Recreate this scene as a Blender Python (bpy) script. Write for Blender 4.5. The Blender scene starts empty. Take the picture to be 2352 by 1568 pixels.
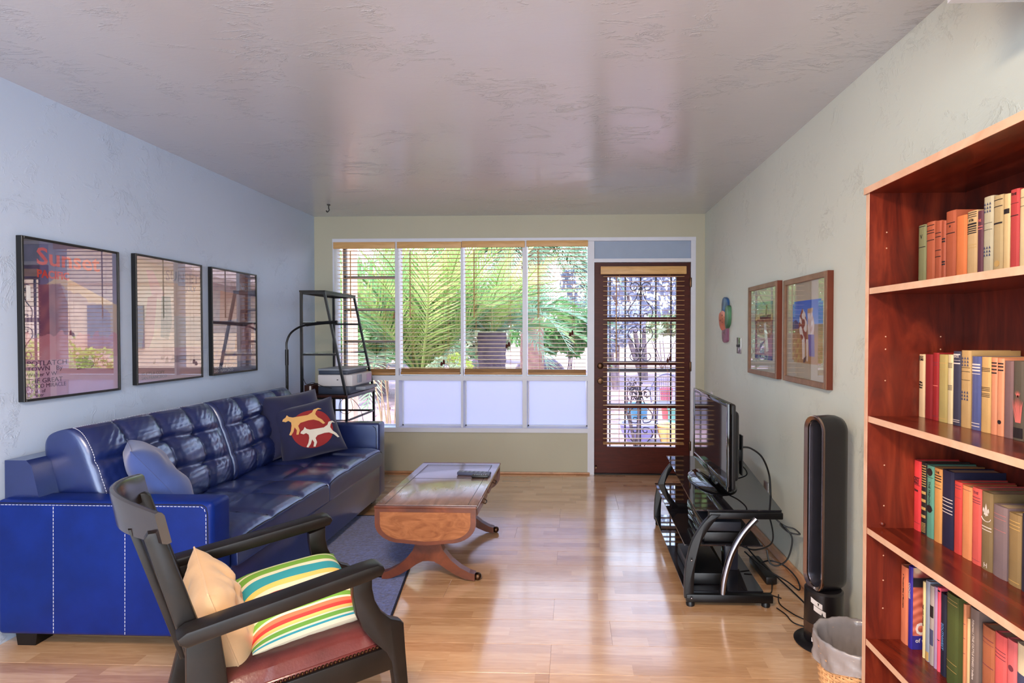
import bpy, bmesh, math, random
from math import sin, cos, pi, radians, sqrt, atan, atan2
from mathutils import Vector, Matrix
random.seed(7)
S = bpy.context.scene
COL = S.collection

# ------------------------------------------------------------------ camera
F, CX, CY = 1270.0, 1271.4, 784.0          # focal length and principal point, in pixels of a 2352 x 1568 frame
PSI = atan(43.6/F); TH = atan(22/F*cos(PSI)); CZ = 1.355
cam = bpy.data.cameras.new('camera'); co = bpy.data.objects.new('camera', cam); COL.objects.link(co)
cam.sensor_width = 36; cam.lens = F/2352*36; cam.shift_x = (1176-CX)/2352; cam.clip_start = .05; cam.clip_end = 400
co.location = (0, 0, CZ); co.rotation_euler = (pi/2-TH, 0, PSI); S.camera = co

# ------------------------------------------------------------------ light
S.view_settings.view_transform = 'Standard'; S.view_settings.look = 'None'
S.view_settings.gamma = 1; S.view_settings.use_curve_mapping = False
S.view_settings.exposure = 0.90
try:
    cy = S.cycles
    cy.max_bounces = 10; cy.diffuse_bounces = 5; cy.glossy_bounces = 5; cy.transmission_bounces = 6; cy.transparent_max_bounces = 24
    cy.caustics_reflective = False; cy.caustics_refractive = False; cy.sample_clamp_indirect = 6
except Exception: pass
w = bpy.data.worlds.new('sky'); S.world = w; w.use_nodes = True
nt = w.node_tree; bg = nt.nodes['Background']
tc = nt.nodes.new('ShaderNodeTexCoord'); sx = nt.nodes.new('ShaderNodeSeparateXYZ'); cr = nt.nodes.new('ShaderNodeValToRGB')
nt.links.new(tc.outputs['Generated'], sx.inputs[0]); nt.links.new(sx.outputs['Z'], cr.inputs[0]); nt.links.new(cr.outputs[0], bg.inputs[0])
cr.color_ramp.elements[0].position = 0.0; cr.color_ramp.elements[0].color = (.82, .91, 1, 1)
cr.color_ramp.elements[1].position = .7; cr.color_ramp.elements[1].color = (.34, .54, .96, 1)
bg.inputs[1].default_value = 4.2
def lamp(name, kind, loc, rot, energy, color, **k):
    l = bpy.data.lights.new(name, kind); l.energy = energy; l.color = color
    for a, b in k.items(): setattr(l, a, b)
    o = bpy.data.objects.new(name, l); COL.objects.link(o); o.location = loc; o.rotation_euler = rot
    return o
def aim(o, d): o.rotation_euler = Vector(d).to_track_quat('-Z', 'Y').to_euler()
sun = lamp('sun', 'SUN', (-6, 8, 12), (0, 0, 0), 6.0, (1, .96, .90), angle=radians(.6)); aim(sun, (.46, .22, -.86))
rear = lamp('rear_fill_light', 'AREA', (-.62, -2.5, 1.3), (0, 0, 0), 86, (.84, .91, 1), shape='RECTANGLE', size=3.3, size_y=2.1); aim(rear, (-.02, 1, .02))  # unseen fill added behind the camera to brighten the room; no window there
warm = lamp('ceiling_lamp_light', 'AREA', (-.55, .25, 2.36), (0, 0, 0), 50, (1, .76, .55), shape='DISK', size=.5); aim(warm, (.1, .12, -1))
side = lamp('side_fill_light', 'AREA', (1.15, -.9, 1.5), (0, 0, 0), 42, (.66, .78, 1), shape='RECTANGLE', size=1.4, size_y=1.9); aim(side, (-1, .55, 0))  # unseen cool fill added behind the camera; the side wall has no opening

# ------------------------------------------------------------------ pixel -> point on a known plane
FW = Vector((-sin(PSI)*cos(TH), cos(PSI)*cos(TH), -sin(TH))); RT = Vector((cos(PSI), sin(PSI), 0)); UPV = RT.cross(FW)
def _on(ax, val, u, v):
    r = FW + RT*((u-CX)/F) - UPV*((v-CY)/F); c = Vector((0, 0, CZ))
    return c + r*((val-c[ax])/r[ax])
def PX(u, v, x): return _on(0, x, u, v)
def PY(u, v, y): return _on(1, y, u, v)
def PZ(u, v, z): return _on(2, z, u, v)

# ------------------------------------------------------------------ materials
def lin(c): return tuple(((x/255)/12.92 if x/255 <= .04045 else ((x/255+.055)/1.055)**2.4) for x in c)
MATS = {}
def base_mat(name):
    m = bpy.data.materials.new(name); m.use_nodes = True
    return m, m.node_tree, m.node_tree.nodes['Principled BSDF']
def setp(b, **k):
    for a, v in k.items():
        if a in b.inputs: b.inputs[a].default_value = v
def noise(nt, scale, detail=4, coord='Object', sc=(1, 1, 1), dist=0, rough=.5):
    tc = nt.nodes.new('ShaderNodeTexCoord'); mp = nt.nodes.new('ShaderNodeMapping'); n = nt.nodes.new('ShaderNodeTexNoise')
    nt.links.new(tc.outputs[coord], mp.inputs[0]); mp.inputs['Scale'].default_value = sc
    nt.links.new(mp.outputs[0], n.inputs['Vector'])
    n.inputs['Scale'].default_value = scale; n.inputs['Detail'].default_value = detail; n.inputs['Distortion'].default_value = dist; n.inputs['Roughness'].default_value = rough
    return n.outputs[0]
def ramp(nt, src, stops):
    r = nt.nodes.new('ShaderNodeValToRGB'); e = r.color_ramp.elements
    while len(e) > 1: e.remove(e[-1])
    e[0].position = stops[0][0]; e[0].color = (*stops[0][1], 1)
    for p, c in stops[1:]:
        x = e.new(p); x.color = (*c, 1)
    nt.links.new(src, r.inputs[0]); return r.outputs[0]
def bump(nt, b, src, strength, dist=.01):
    n = nt.nodes.new('ShaderNodeBump'); n.inputs['Strength'].default_value = strength; n.inputs['Distance'].default_value = dist
    nt.links.new(src, n.inputs['Height']); nt.links.new(n.outputs[0], b.inputs['Normal'])
def plain(name, c, rough=.5, metal=0, spec=.5, var=.08, bmp=0, bscale=200, coat=0, sheen=0):
    if name in MATS: return MATS[name]
    m, nt, b = base_mat(name); c = lin(c)
    setp(b, Roughness=rough, Metallic=metal); b.inputs['Specular IOR Level'].default_value = spec
    if coat: setp(b, **{'Coat Weight': coat, 'Coat Roughness': .22})
    if sheen: setp(b, **{'Sheen Weight': sheen})
    n = noise(nt, 9, 4)
    lo = tuple(max(0, x*(1-var)) for x in c); hi = tuple(min(1, x*(1+var)) for x in c)
    nt.links.new(ramp(nt, n, [(.3, lo), (.7, hi)]), b.inputs['Base Color'])
    if bmp: bump(nt, b, noise(nt, bscale, 3), bmp, .004)
    MATS[name] = m; return m
def wood(name, c1, c2, scale=6, sc=(1, 1, 14), rough=.35, spec=.5, dist=1.5, coat=0, mid=None, bmp=.05):
    if name in MATS: return MATS[name]
    m, nt, b = base_mat(name); setp(b, Roughness=rough); b.inputs['Specular IOR Level'].default_value = spec
    if coat: setp(b, **{'Coat Weight': coat, 'Coat Roughness': .1})
    n = noise(nt, scale, 7, sc=sc, dist=dist, rough=.6)
    st = [(.32, lin(c1)), (.68, lin(c2))] if mid is None else [(.3, lin(c1)), (.5, lin(mid)), (.7, lin(c2))]
    nt.links.new(ramp(nt, n, st), b.inputs['Base Color'])
    if bmp: bump(nt, b, n, bmp, .003)
    MATS[name] = m; return m
def glass(name, refl=.06, tint=(1, 1, 1), rough=0.0, edge=.5):
    if name in MATS: return MATS[name]
    m = bpy.data.materials.new(name); m.use_nodes = True; nt = m.node_tree; nt.nodes.clear()
    o = nt.nodes.new('ShaderNodeOutputMaterial'); mx = nt.nodes.new('ShaderNodeMixShader'); t = nt.nodes.new('ShaderNodeBsdfTransparent'); g = nt.nodes.new('ShaderNodeBsdfGlossy')
    t.inputs[0].default_value = (*tint, 1); g.inputs['Roughness'].default_value = rough
    lw = nt.nodes.new('ShaderNodeLayerWeight'); lw.inputs[0].default_value = .5        # facing term, the same from either side of the sheet
    pw = nt.nodes.new('ShaderNodeMath'); pw.operation = 'POWER'; pw.inputs[1].default_value = 4.0; nt.links.new(lw.outputs['Facing'], pw.inputs[0])
    ad = nt.nodes.new('ShaderNodeMath'); ad.operation = 'MULTIPLY_ADD'; ad.inputs[1].default_value = edge; ad.inputs[2].default_value = refl; ad.use_clamp = True
    nt.links.new(pw.outputs[0], ad.inputs[0]); nt.links.new(ad.outputs[0], mx.inputs[0])
    nt.links.new(t.outputs[0], mx.inputs[1]); nt.links.new(g.outputs[0], mx.inputs[2]); nt.links.new(mx.outputs[0], o.inputs[0])
    MATS[name] = m; return m
def leafmat(name, c1, c2, tl=.45):
    if name in MATS: return MATS[name]
    m, nt, b = base_mat(name); out = nt.nodes['Material Output']
    oi = nt.nodes.new('ShaderNodeObjectInfo'); n = noise(nt, 2.5, 3)
    a = nt.nodes.new('ShaderNodeMath'); a.operation = 'ADD'; nt.links.new(oi.outputs['Random'], a.inputs[0]); nt.links.new(n, a.inputs[1])
    a2 = nt.nodes.new('ShaderNodeMath'); a2.operation = 'MULTIPLY'; a2.inputs[1].default_value = .5; nt.links.new(a.outputs[0], a2.inputs[0])
    c = ramp(nt, a2.outputs[0], [(.2, lin(c1)), (.8, lin(c2))]); nt.links.new(c, b.inputs['Base Color']); setp(b, Roughness=.55)
    t = nt.nodes.new('ShaderNodeBsdfTranslucent'); nt.links.new(c, t.inputs[0]); mx = nt.nodes.new('ShaderNodeMixShader'); mx.inputs[0].default_value = tl
    nt.links.new(b.outputs[0], mx.inputs[1]); nt.links.new(t.outputs[0], mx.inputs[2]); nt.links.new(mx.outputs[0], out.inputs[0])
    MATS[name] = m; return m
def stucco(name, c, strength=.35, rough=.55, spec=.3, sc=(1, 1, 1)):
    m, nt, b = base_mat(name); c = lin(c); setp(b, Roughness=rough); b.inputs['Specular IOR Level'].default_value = spec
    n0 = noise(nt, 1.3, 3)
    nt.links.new(ramp(nt, n0, [(.3, tuple(x*.97 for x in c)), (.7, tuple(min(1, x*1.03) for x in c))]), b.inputs['Base Color'])
    # sparse trowel marks: thin ridges, only where a slow mask lets them through
    fine = noise(nt, 11, 6, sc=sc, dist=.9, rough=.66)
    r1 = ramp(nt, fine, [(.47, (0, 0, 0)), (.505, (1, 1, 1)), (.55, (.25, .25, .25)), (.8, (.1, .1, .1))])
    mk = ramp(nt, noise(nt, 3.4, 5, dist=.6, rough=.68), [(.53, (.02, .02, .02)), (.70, (1, 1, 1))])
    ml = nt.nodes.new('ShaderNodeMath'); ml.operation = 'MULTIPLY'; nt.links.new(r1, ml.inputs[0]); nt.links.new(mk, ml.inputs[1])
    bump(nt, b, ml.outputs[0], strength, .008)
    return m

M_WL = stucco('wall_daylight_blue', (188, 206, 232), .5)  # daylight's blue cast put into this wall's colour, not a separate blue paint
M_WR = stucco('paint_pale_sage', (214, 222, 212), .5)
M_WB = stucco('paint_cream', (184, 182, 162), .2)
M_CE = stucco('ceiling_paint', (196, 200, 209), .7, .21, 1.0, (.45, 1.5, 1))
setp(M_CE.node_tree.nodes['Principled BSDF'], **{'Coat Weight': .6, 'Coat Roughness': .24})
M_WHITE = plain('white_trim_paint', (214, 218, 230), .4, var=.02)
M_BLUEPANEL = plain('pale_blue_panel', (150, 166, 190), .5, var=.03)
M_DOOR = wood('brown_door_paint', (66, 26, 18), (84, 34, 24), 5, (1, 1, 9), .42, .2)
M_TAN = wood('tan_blind_wood', (196, 150, 92), (222, 178, 118), 4, (1, 9, 9), .45)
M_TANR = wood('brown_blind_rail', (160, 116, 68), (190, 144, 90), 4, (1, 9, 9), .45)
M_GLASS = glass('window_glass', .003, edge=.5)
M_PGLASS = glass('picture_glass', .13, edge=.8)
M_PICGLASS = glass('small_picture_glass', .05, edge=.6)
M_SHELFGLASS = glass('shelf_glass', .06, (.90, .95, .93))
M_BLACK = plain('black_metal', (16, 15, 17), .35, .3, var=.1)
M_BLACKP = plain('black_plastic', (14, 14, 16), .4, var=.1)
M_GLOSSK = plain('gloss_black', (8, 8, 10), .06, spec=.6, var=.05)
M_CHROME = plain('chrome', (150, 146, 150), .2, 1, var=.02)
M_STEEL = plain('brushed_steel', (150, 150, 155), .3, 1, var=.05)
M_BRASS = plain('aged_brass', (84, 60, 44), .35, 1, var=.2)
M_GREYMET = plain('grey_painted_steel', (120, 122, 128), .5, var=.05)
M_LEATHER = plain('navy_leather', (21, 34, 86), .34, spec=1.0, coat=1.0, var=.18, bmp=.12, bscale=260)
M_LEATHER.node_tree.nodes['Principled BSDF'].inputs['Specular Tint'].default_value = (.55, .68, 1, 1)  # sheen and coat tinted blue, standing in for bluish window light
M_LEATHER.node_tree.nodes['Principled BSDF'].inputs['Coat Tint'].default_value = (.8, .88, 1, 1)
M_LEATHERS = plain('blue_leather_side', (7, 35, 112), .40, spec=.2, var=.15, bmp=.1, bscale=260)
M_STITCH = plain('white_thread', (205, 210, 225), .7)
M_DSTITCH = plain('dark_seam', (10, 12, 26), .7)
M_MAROON = plain('maroon_leather', (88, 38, 36), .28, spec=.6, var=.25, bmp=.12, bscale=120)
M_DKWOOD = wood('black_brown_wood', (9, 7, 7), (21, 16, 15), 7, (2, 2, 2), .38, .32, 1)
M_CHERRY = wood('cherry_veneer', (60, 17, 11), (134, 52, 30), 3.2, (2.2, 2.2, .5), .35, .5, 2.6, mid=(102, 34, 20))
M_CHERRYH = wood('cherry_veneer_shelf', (60, 17, 11), (134, 52, 30), 3.2, (2.2, .5, 2.2), .22, .6, 2.6, mid=(102, 34, 20))
M_EDGE = wood('pale_edge_band', (196, 154, 126), (216, 178, 152), 8, (1, 1, 1), .45)
M_MAHOG = wood('mahogany', (84, 42, 26), (126, 68, 44), 5, (1, 1, 1), .3, .6, 1.2)
M_MAHOGT = wood('worn_mahogany_top', (120, 90, 78), (150, 116, 100), 4, (5, 1, 1), .22, .9, 1.2, .8)
M_BURL = wood('worn_burl', (132, 80, 48), (176, 116, 76), 7, (1, 1, 2.2), .42, .4, 2)
M_OAK = wood('oak_trim', (180, 134, 100), (204, 158, 122), 6, (1, 1, 1), .4)
M_DENIM = plain('denim_cloth', (58, 80, 142), .85, var=.12, bmp=.15, bscale=400, sheen=.3)
M_NAVY = plain('navy_cloth', (22, 26, 66), .85, var=.15, bmp=.15, bscale=400, sheen=.3)
M_RED = plain('red_felt', (150, 38, 40), .85, var=.12)
M_TANFELT = plain('tan_felt', (226, 176, 108), .85, var=.06)
M_CREAMFELT = plain('cream_felt', (226, 220, 206), .85, var=.05)
M_BEIGE = plain('beige_satin', (206, 170, 128), .5, var=.08, bmp=.1, bscale=300, sheen=.2)
M_PRINTW = plain('printer_white', (206, 204, 208), .45, var=.02)
M_PRINTD = plain('printer_slate', (52, 62, 82), .45, var=.04)
M_PRINTG = plain('printer_grey', (140, 148, 162), .45, var=.04)
M_WICKER = plain('wicker_straw', (206, 160, 112), .6, var=.2)
M_LINER = plain('grey_plastic_liner', (140, 134, 134), .25, spec=.7, var=.12, bmp=.3, bscale=40)
M_PAPER = plain('white_label', (220, 220, 222), .6)
M_PAGES = plain('page_edges', (200, 182, 150), .8, var=.1)
M_PEACH = plain('peach_stucco', (238, 186, 160), .8, var=.05, bmp=.3, bscale=60)
M_IRON = plain('wrought_iron', (70, 68, 80), .5, .3)

# ------------------------------------------------------------------ mesh building
class MB:
    def __init__(s): s.v = []; s.f = []
    def add(s, vs, fs):
        n = len(s.v); s.v += [tuple(p) for p in vs]; s.f += [tuple(i+n for i in f) for f in fs]; return s
    def box(s, x0, x1, y0, y1, z0, z1):
        vs = [(x, y, z) for z in (z0, z1) for y in (y0, y1) for x in (x0, x1)]
        return s.add(vs, [(0, 2, 3, 1), (4, 5, 7, 6), (0, 1, 5, 4), (2, 6, 7, 3), (0, 4, 6, 2), (1, 3, 7, 5)])
    def rbox(s, x0, x1, y0, y1, z0, z1, r=.01, seg=2, mat=None):
        bm = bmesh.new(); bmesh.ops.create_cube(bm, size=1)
        for q in bm.verts: q.co = Vector(((x0+x1)/2+q.co.x*(x1-x0), (y0+y1)/2+q.co.y*(y1-y0), (z0+z1)/2+q.co.z*(z1-z0)))
        r = min(r, .49*min(x1-x0, y1-y0, z1-z0))
        bmesh.ops.bevel(bm, geom=list(bm.edges), offset=r, segments=seg, profile=.5, affect='EDGES')
        bm.verts.index_update()
        vs = [(mat @ q.co) if mat else q.co.copy() for q in bm.verts]; fs = [tuple(q.index for q in f.verts) for f in bm.faces]; bm.free()
        return s.add(vs, fs)
    def tube(s, pts, r, n=8, caps=True):
        pts = [Vector(p) for p in pts]; m = len(pts); rs = r if isinstance(r, (list, tuple)) else [r]*m
        vs = []; ref = None
        for i, p in enumerate(pts):
            t = (pts[min(i+1, m-1)]-pts[max(i-1, 0)]).normalized()
            if ref is None:
                ref = Vector((0, 0, 1)) if abs(t.z) < .9 else Vector((1, 0, 0))
            a = (ref - t*ref.dot(t)).normalized(); b = t.cross(a); ref = a
            for k in range(n):
                q = 2*pi*k/n; vs.append(p+(a*cos(q)+b*sin(q))*rs[i])
        fs = [(i*n+k, i*n+(k+1) % n, (i+1)*n+(k+1) % n, (i+1)*n+k) for i in range(m-1) for k in range(n)]
        if caps: fs += [tuple(range(n-1, -1, -1)), tuple((m-1)*n+k for k in range(n))]
        return s.add(vs, fs)
    def lathe(s, prof, c=(0, 0, 0), n=24, sx=1, sy=1):
        vs = []; m = len(prof)
        for r, z in prof:
            for k in range(n): vs.append((c[0]+r*sx*cos(2*pi*k/n), c[1]+r*sy*sin(2*pi*k/n), c[2]+z))
        fs = [(i*n+k, i*n+(k+1) % n, (i+1)*n+(k+1) % n, (i+1)*n+k) for i in range(m-1) for k in range(n)]
        fs += [tuple(range(n-1, -1, -1)), tuple((m-1)*n+k for k in range(n))]
        return s.add(vs, fs)
    def prism(s, poly, o, a, b, d):
        # polygon in the plane o + a*s + b*t, pushed out along d
        o, a, b, d = Vector(o), Vector(a), Vector(b), Vector(d); n = len(poly)
        vs = [o+a*p[0]+b*p[1] for p in poly]; vs += [q+d for q in vs]
        fs = [tuple(range(n-1, -1, -1)), tuple(range(n, 2*n))]+[(i, (i+1) % n, n+(i+1) % n, n+i) for i in range(n)]
        if a.cross(b).dot(d) < 0: fs = [f[::-1] for f in fs]
        return s.add(vs, fs)
    def grid(s, fn, nu, nv, flip=False):
        vs = [fn(i/nu, j/nv) for j in range(nv+1) for i in range(nu+1)]; w = nu+1
        fs = [(j*w+i, j*w+i+1, (j+1)*w+i+1, (j+1)*w+i) for j in range(nv) for i in range(nu)]
        return s.add(vs, [f[::-1] for f in fs] if flip else fs)
    def ball(s, c, r, nu=8, nv=6, sc=(1, 1, 1)):
        pr = [(max(.001, sin(pi*j/nv))*r, -cos(pi*j/nv)*r*sc[2]) for j in range(nv+1)]
        return s.lathe(pr, c, nu, sc[0], sc[1])
def wm(o):
    m = Matrix.Translation(o.location) @ o.rotation_euler.to_matrix().to_4x4()
    return wm(o.parent) @ m if o.parent else m
def mesh_of(name, mb, mat, smooth=False, inv=None):
    me = bpy.data.meshes.new(name); me.from_pydata([inv @ Vector(p) for p in mb.v] if inv else mb.v, [], mb.f)
    me.materials.append(mat)
    if smooth:
        me.shade_smooth()
        if smooth != 'all': me.set_sharp_from_angle(angle=radians(40))
    me.update(); return me
def link(name, me, parent=None, loc=(0, 0, 0), rot=(0, 0, 0)):
    o = bpy.data.objects.new(name, me); COL.objects.link(o); o.parent = parent; o.location = loc; o.rotation_euler = rot; return o
def part(name, mb, mat, parent=None, smooth=True, world=True, label=None):
    inv = wm(parent).inverted() if (parent and world) else None
    o = link(name, mesh_of(name, mb, mat, smooth, inv), parent)
    if label: o['label'] = label
    return o
def thing(name, label, cat, loc=(0, 0, 0), rz=0, group=None):
    o = bpy.data.objects.new(name, None); COL.objects.link(o); o.location = loc; o.rotation_euler = (0, 0, rz); o.empty_display_size = .1
    o['label'] = label; o['category'] = cat
    if group: o['group'] = group
    return o
def tag(o, label, cat, group=None):
    o['label'] = label; o['category'] = cat
    if group: o['group'] = group
    return o
def struct(name, mb=None, mat=None, smooth=False, label=None, loc=(0, 0, 0)):
    if mb is None:
        o = bpy.data.objects.new(name, None); COL.objects.link(o); o.location = loc
    else: o = part(name, mb, mat, None, smooth)
    o['kind'] = 'structure'
    if label: o['label'] = label
    return o
def text(s, size, o, right, up, mat, parent, bold=0, sx=1, align='LEFT', ext=.0004, name='lettering'):
    c = bpy.data.curves.new(name, 'FONT'); c.body = s; c.size = size; c.align_x = align; c.offset = bold; c.extrude = ext; c.resolution_u = 2
    c.materials.append(mat)
    r, u = Vector(right).normalized(), Vector(up).normalized(); n = r.cross(u)
    tmp = bpy.data.objects.new(name, c); me = bpy.data.meshes.new_from_object(tmp); me.name = name
    bpy.data.objects.remove(tmp); bpy.data.curves.remove(c)
    t = bpy.data.objects.new(name, me); COL.objects.link(t)
    M = Matrix(((r.x*sx, u.x, n.x, o[0]), (r.y*sx, u.y, n.y, o[1]), (r.z*sx, u.z, n.z, o[2]), (0, 0, 0, 1)))
    if parent: t.parent = parent; M = wm(parent).inverted() @ M
    t.matrix_basis = M
    return t
def inpoly(p, poly):
    x, y = p; r = False; n = len(poly)
    for i in range(n):
        x1, y1 = poly[i]; x2, y2 = poly[i-1]
        if (y1 > y) != (y2 > y) and x < (x2-x1)*(y-y1)/(y2-y1)+x1: r = not r
    return r
def print_mat():
    if 'print' in MATS: return MATS['print']
    m, nt, b = base_mat('printed_paper'); a = nt.nodes.new('ShaderNodeVertexColor'); a.layer_name = 'ink'
    nt.links.new(a.outputs[0], b.inputs['Base Color']); setp(b, Roughness=.6); MATS['print'] = m; return m
def print_panel(name, o, right, up, w, h, fn, parent, nx=80, ny=110):
    """flat printed sheet: one small face per dot of ink; fn(s,t) -> sRGB, s to the right, t downward"""
    o, r, u = Vector(o), Vector(right), Vector(up)
    mb = MB().grid(lambda a, b: o+r*(a*w)+u*(h*(1-b)), nx, ny, flip=True)
    inv = wm(parent).inverted(); me = mesh_of(name, mb, print_mat(), False, inv)
    at = me.attributes.new('ink', 'FLOAT_COLOR', 'CORNER'); d = []
    for j in range(ny):
        for i in range(nx):
            q = [lin(fn((i+a)/nx, (j+b)/ny)) for a, b in ((.2, .35), (.7, .2), (.35, .8), (.8, .65))]; c = [sum(p[k] for p in q)/4 for k in range(3)]; d += [*c, 1]*4
    at.data.foreach_set('color', d)
    return link(name, me, parent)
def bez(p, n=12):
    """smooth curve through points (Catmull-Rom)"""
    p = [Vector(q) for q in p]; out = []
    for i in range(len(p)-1):
        a, b, c, d = p[max(i-1, 0)], p[i], p[i+1], p[min(i+2, len(p)-1)]
        for k in range(n):
            t = k/n; out.append(.5*((2*b)+(c-a)*t+(2*a-5*b+4*c-d)*t*t+(3*b-a-3*c+d)*t*t*t))
    out.append(p[-1]); return out

# ------------------------------------------------------------------ the room
XL, XR, YB, H, YR = -2.48, 1.24, 5.245, 2.46, -2.6
WT = .13
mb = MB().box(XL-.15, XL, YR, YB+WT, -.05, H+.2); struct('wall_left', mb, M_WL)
mb = MB().box(XR, XR+.15, YR, YB+WT, -.05, H+.2); struct('wall_right', mb, M_WR)
mb = MB().box(XL, XR, YR-.15, YR, -.05, H+.2); struct('wall_rear', mb, M_WR)
mb = MB().box(XL, XR, YR, YB+WT, H, H+.2); struct('ceiling', mb, M_CE)
X0, X1, DX0, DX1, DZ = -2.284, .143, .205, 1.111, 2.012
mb = MB().box(XL, -2.30, YB, YB+WT, 0, H).box(-2.30, 1.155, YB, YB+WT, 2.245, H).box(1.155, XR, YB, YB+WT, 0, H).box(-2.30, .165, YB, YB+WT, 0, .40)
struct('wall_back', mb, M_WB)
mb = MB().box(.93, XR, YR, 1.42, 2.170, H); struct('trim_1', mb, M_CE, label='boxed soffit above the bookcase')
# laminate floor: slab, and every plank that the picture shows
def floor_mat():
    m, nt, b = base_mat('laminate_oak'); setp(b, Roughness=.23); b.inputs['Specular IOR Level'].default_value = .75
    setp(b, **{'Coat Weight': 1.0, 'Coat Roughness': .14, 'Coat IOR': 2.0})
    tc = nt.nodes.new('ShaderNodeTexCoord'); sp = nt.nodes.new('ShaderNodeSeparateXYZ'); nt.links.new(tc.outputs['Object'], sp.inputs[0])
    oi = nt.nodes.new('ShaderNodeObjectInfo')
    def M(op, a, bb=None, c=None):
        n = nt.nodes.new('ShaderNodeMath'); n.operation = op
        for i, q in enumerate((a, bb, c)):
            if q is None: continue
            if isinstance(q, (int, float)): n.inputs[i].default_value = q
            else: nt.links.new(q, n.inputs[i])
        return n.outputs[0]
    strip = M('FLOOR', M('DIVIDE', sp.outputs['Y'], .0683))
    off = M('MULTIPLY', M('ADD', strip, M('MULTIPLY', oi.outputs['Random'], 7.3)), .371)
    cell = M('FLOOR', M('DIVIDE', M('ADD', sp.outputs['X'], off), .46))
    wn = nt.nodes.new('ShaderNodeTexWhiteNoise'); wn.noise_dimensions = '3D'; cb = nt.nodes.new('ShaderNodeCombineXYZ')
    nt.links.new(strip, cb.inputs[0]); nt.links.new(cell, cb.inputs[1]); nt.links.new(M('MULTIPLY', oi.outputs['Random'], 31.0), cb.inputs[2]); nt.links.new(cb.outputs[0], wn.inputs['Vector'])
    ad = nt.nodes.new('ShaderNodeVectorMath'); ad.operation = 'ADD'; nt.links.new(tc.outputs['Object'], ad.inputs[0])
    sc = nt.nodes.new('ShaderNodeVectorMath'); sc.operation = 'SCALE'; nt.links.new(wn.outputs['Color'], sc.inputs[0]); sc.inputs['Scale'].default_value = 9; nt.links.new(sc.outputs[0], ad.inputs[1])
    mp = nt.nodes.new('ShaderNodeMapping'); mp.inputs['Scale'].default_value = (1.6, 13, 1); nt.links.new(ad.outputs[0], mp.inputs[0])
    n = nt.nodes.new('ShaderNodeTexNoise'); n.inputs['Scale'].default_value = 3; n.inputs['Detail'].default_value = 7; n.inputs['Distortion'].default_value = 1.6; nt.links.new(mp.outputs[0], n.inputs['Vector'])
    v = M('ADD', M('MULTIPLY', n.outputs[0], .62), M('MULTIPLY', wn.outputs['Value'], .38))
    nt.links.new(ramp(nt, v, [(.22, lin((182, 136, 96))), (.5, lin((208, 164, 122))), (.78, lin((228, 188, 146)))]), b.inputs['Base Color'])
    bump(nt, b, n.outputs[0], .03, .002)
    return m
M_FLOOR = floor_mat()
floor = struct('floor', MB().box(XL, XR, YR, YB+.05, -.06, -.004), M_FLOOR)
PW, PL = .2045, 1.285
y = 3.60 - PW*11; row = 0
plank_meshes = {}
while y < YB-.002:
    y2 = min(y+PW, YB-.001); x = XL - random.choice([.18, .47, .75, 1.02, 1.2]); row += 1
    while x < XR:
        a, b_ = max(x, XL+.001), min(x+PL, XR-.001)
        if b_-a > .03:
            key = (round(b_-a, 3), round(y2-y, 3))
            if key not in plank_meshes:
                plank_meshes[key] = mesh_of('plank', MB().rbox(0, key[0]-.0010, 0, key[1]-.0010, -.006, 0, .0006, 1), M_FLOOR)
            link('plank', plank_meshes[key], floor, (a, y, 0))
        x += PL
    y += PW
# skirting
struct('baseboard_right', MB().rbox(XR-.026, XR, 1.9, YB, 0, .055, .014), M_OAK, True)
struct('baseboard_back', MB().rbox(XL, .165, YB-.018, YB, 0, .022, .008).rbox(1.155, XR-.022, YB-.018, YB, 0, .022, .008), M_OAK, True)
# window wall joinery
mul = [(-2.30, -2.284), (-1.697, -1.664), (-1.065, -1.044), (-.475, -.434), (.143, .205)]
mb = MB()
mb.box(-2.30, 1.155, YB-.012, YB+WT, 2.212, 2.245)
for i, (a, b_) in enumerate(mul):
    mb.box(a, b_, YB-.006, YB+WT-.002, .441 if i < 4 else 0, 2.211)
mb.box(1.111, 1.155, YB-.008, YB+WT, 0, 2.212)
[mb.box(a, b_, YB-.004, YB+WT-.004, .891, .937) for a, b_ in ((-2.284, -1.697), (-1.664, -1.065), (-1.044, -.475), (-.434, .143))]
mb.box(-2.31, .160, YB-.022, YB+WT, .398, .440)
mb.box(.205, 1.111, YB-.004, YB+WT, 2.012, 2.046)
struct('trim_2', mb, M_WHITE, label='white painted window wall frame with mullions and sill')
struct('trim_3', MB().box(.205, 1.111, YB+.02, YB+WT-.02, 2.046, 2.212), M_BLUEPANEL, label='pale blue panel above the door')
struct('trim_4', MB().rbox(.205, 1.111, YB-.01, YB+WT, 0, .012, .004), M_DKWOOD, label='dark door threshold')
def frost():
    m, nt, b = base_mat('frosted_film'); out = nt.nodes['Material Output']
    t = nt.nodes.new('ShaderNodeBsdfTranslucent'); t.inputs[0].default_value = (.68, .66, .72, 1); mx = nt.nodes.new('ShaderNodeMixShader'); mx.inputs[0].default_value = .8
    n = noise(nt, 1.5, 2); nt.links.new(ramp(nt, n, [(.3, (.76, .78, .86)), (.7, (.82, .83, .90))]), b.inputs['Base Color']); setp(b, Roughness=.3)
    nt.links.new(b.outputs[0], mx.inputs[1]); nt.links.new(t.outputs[0], mx.inputs[2]); nt.links.new(mx.outputs[0], out.inputs[0]); return m
M_FROST = frost()
YG = YB+.115
bays = [(-2.284, -1.697), (-1.664, -1.065), (-1.044, -.475), (-.434, .143)]
wl = ['left bay with grey steel sash bars and clear low pane', 'second bay from the left', 'third bay from the left', 'bay next to the brown door']
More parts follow.
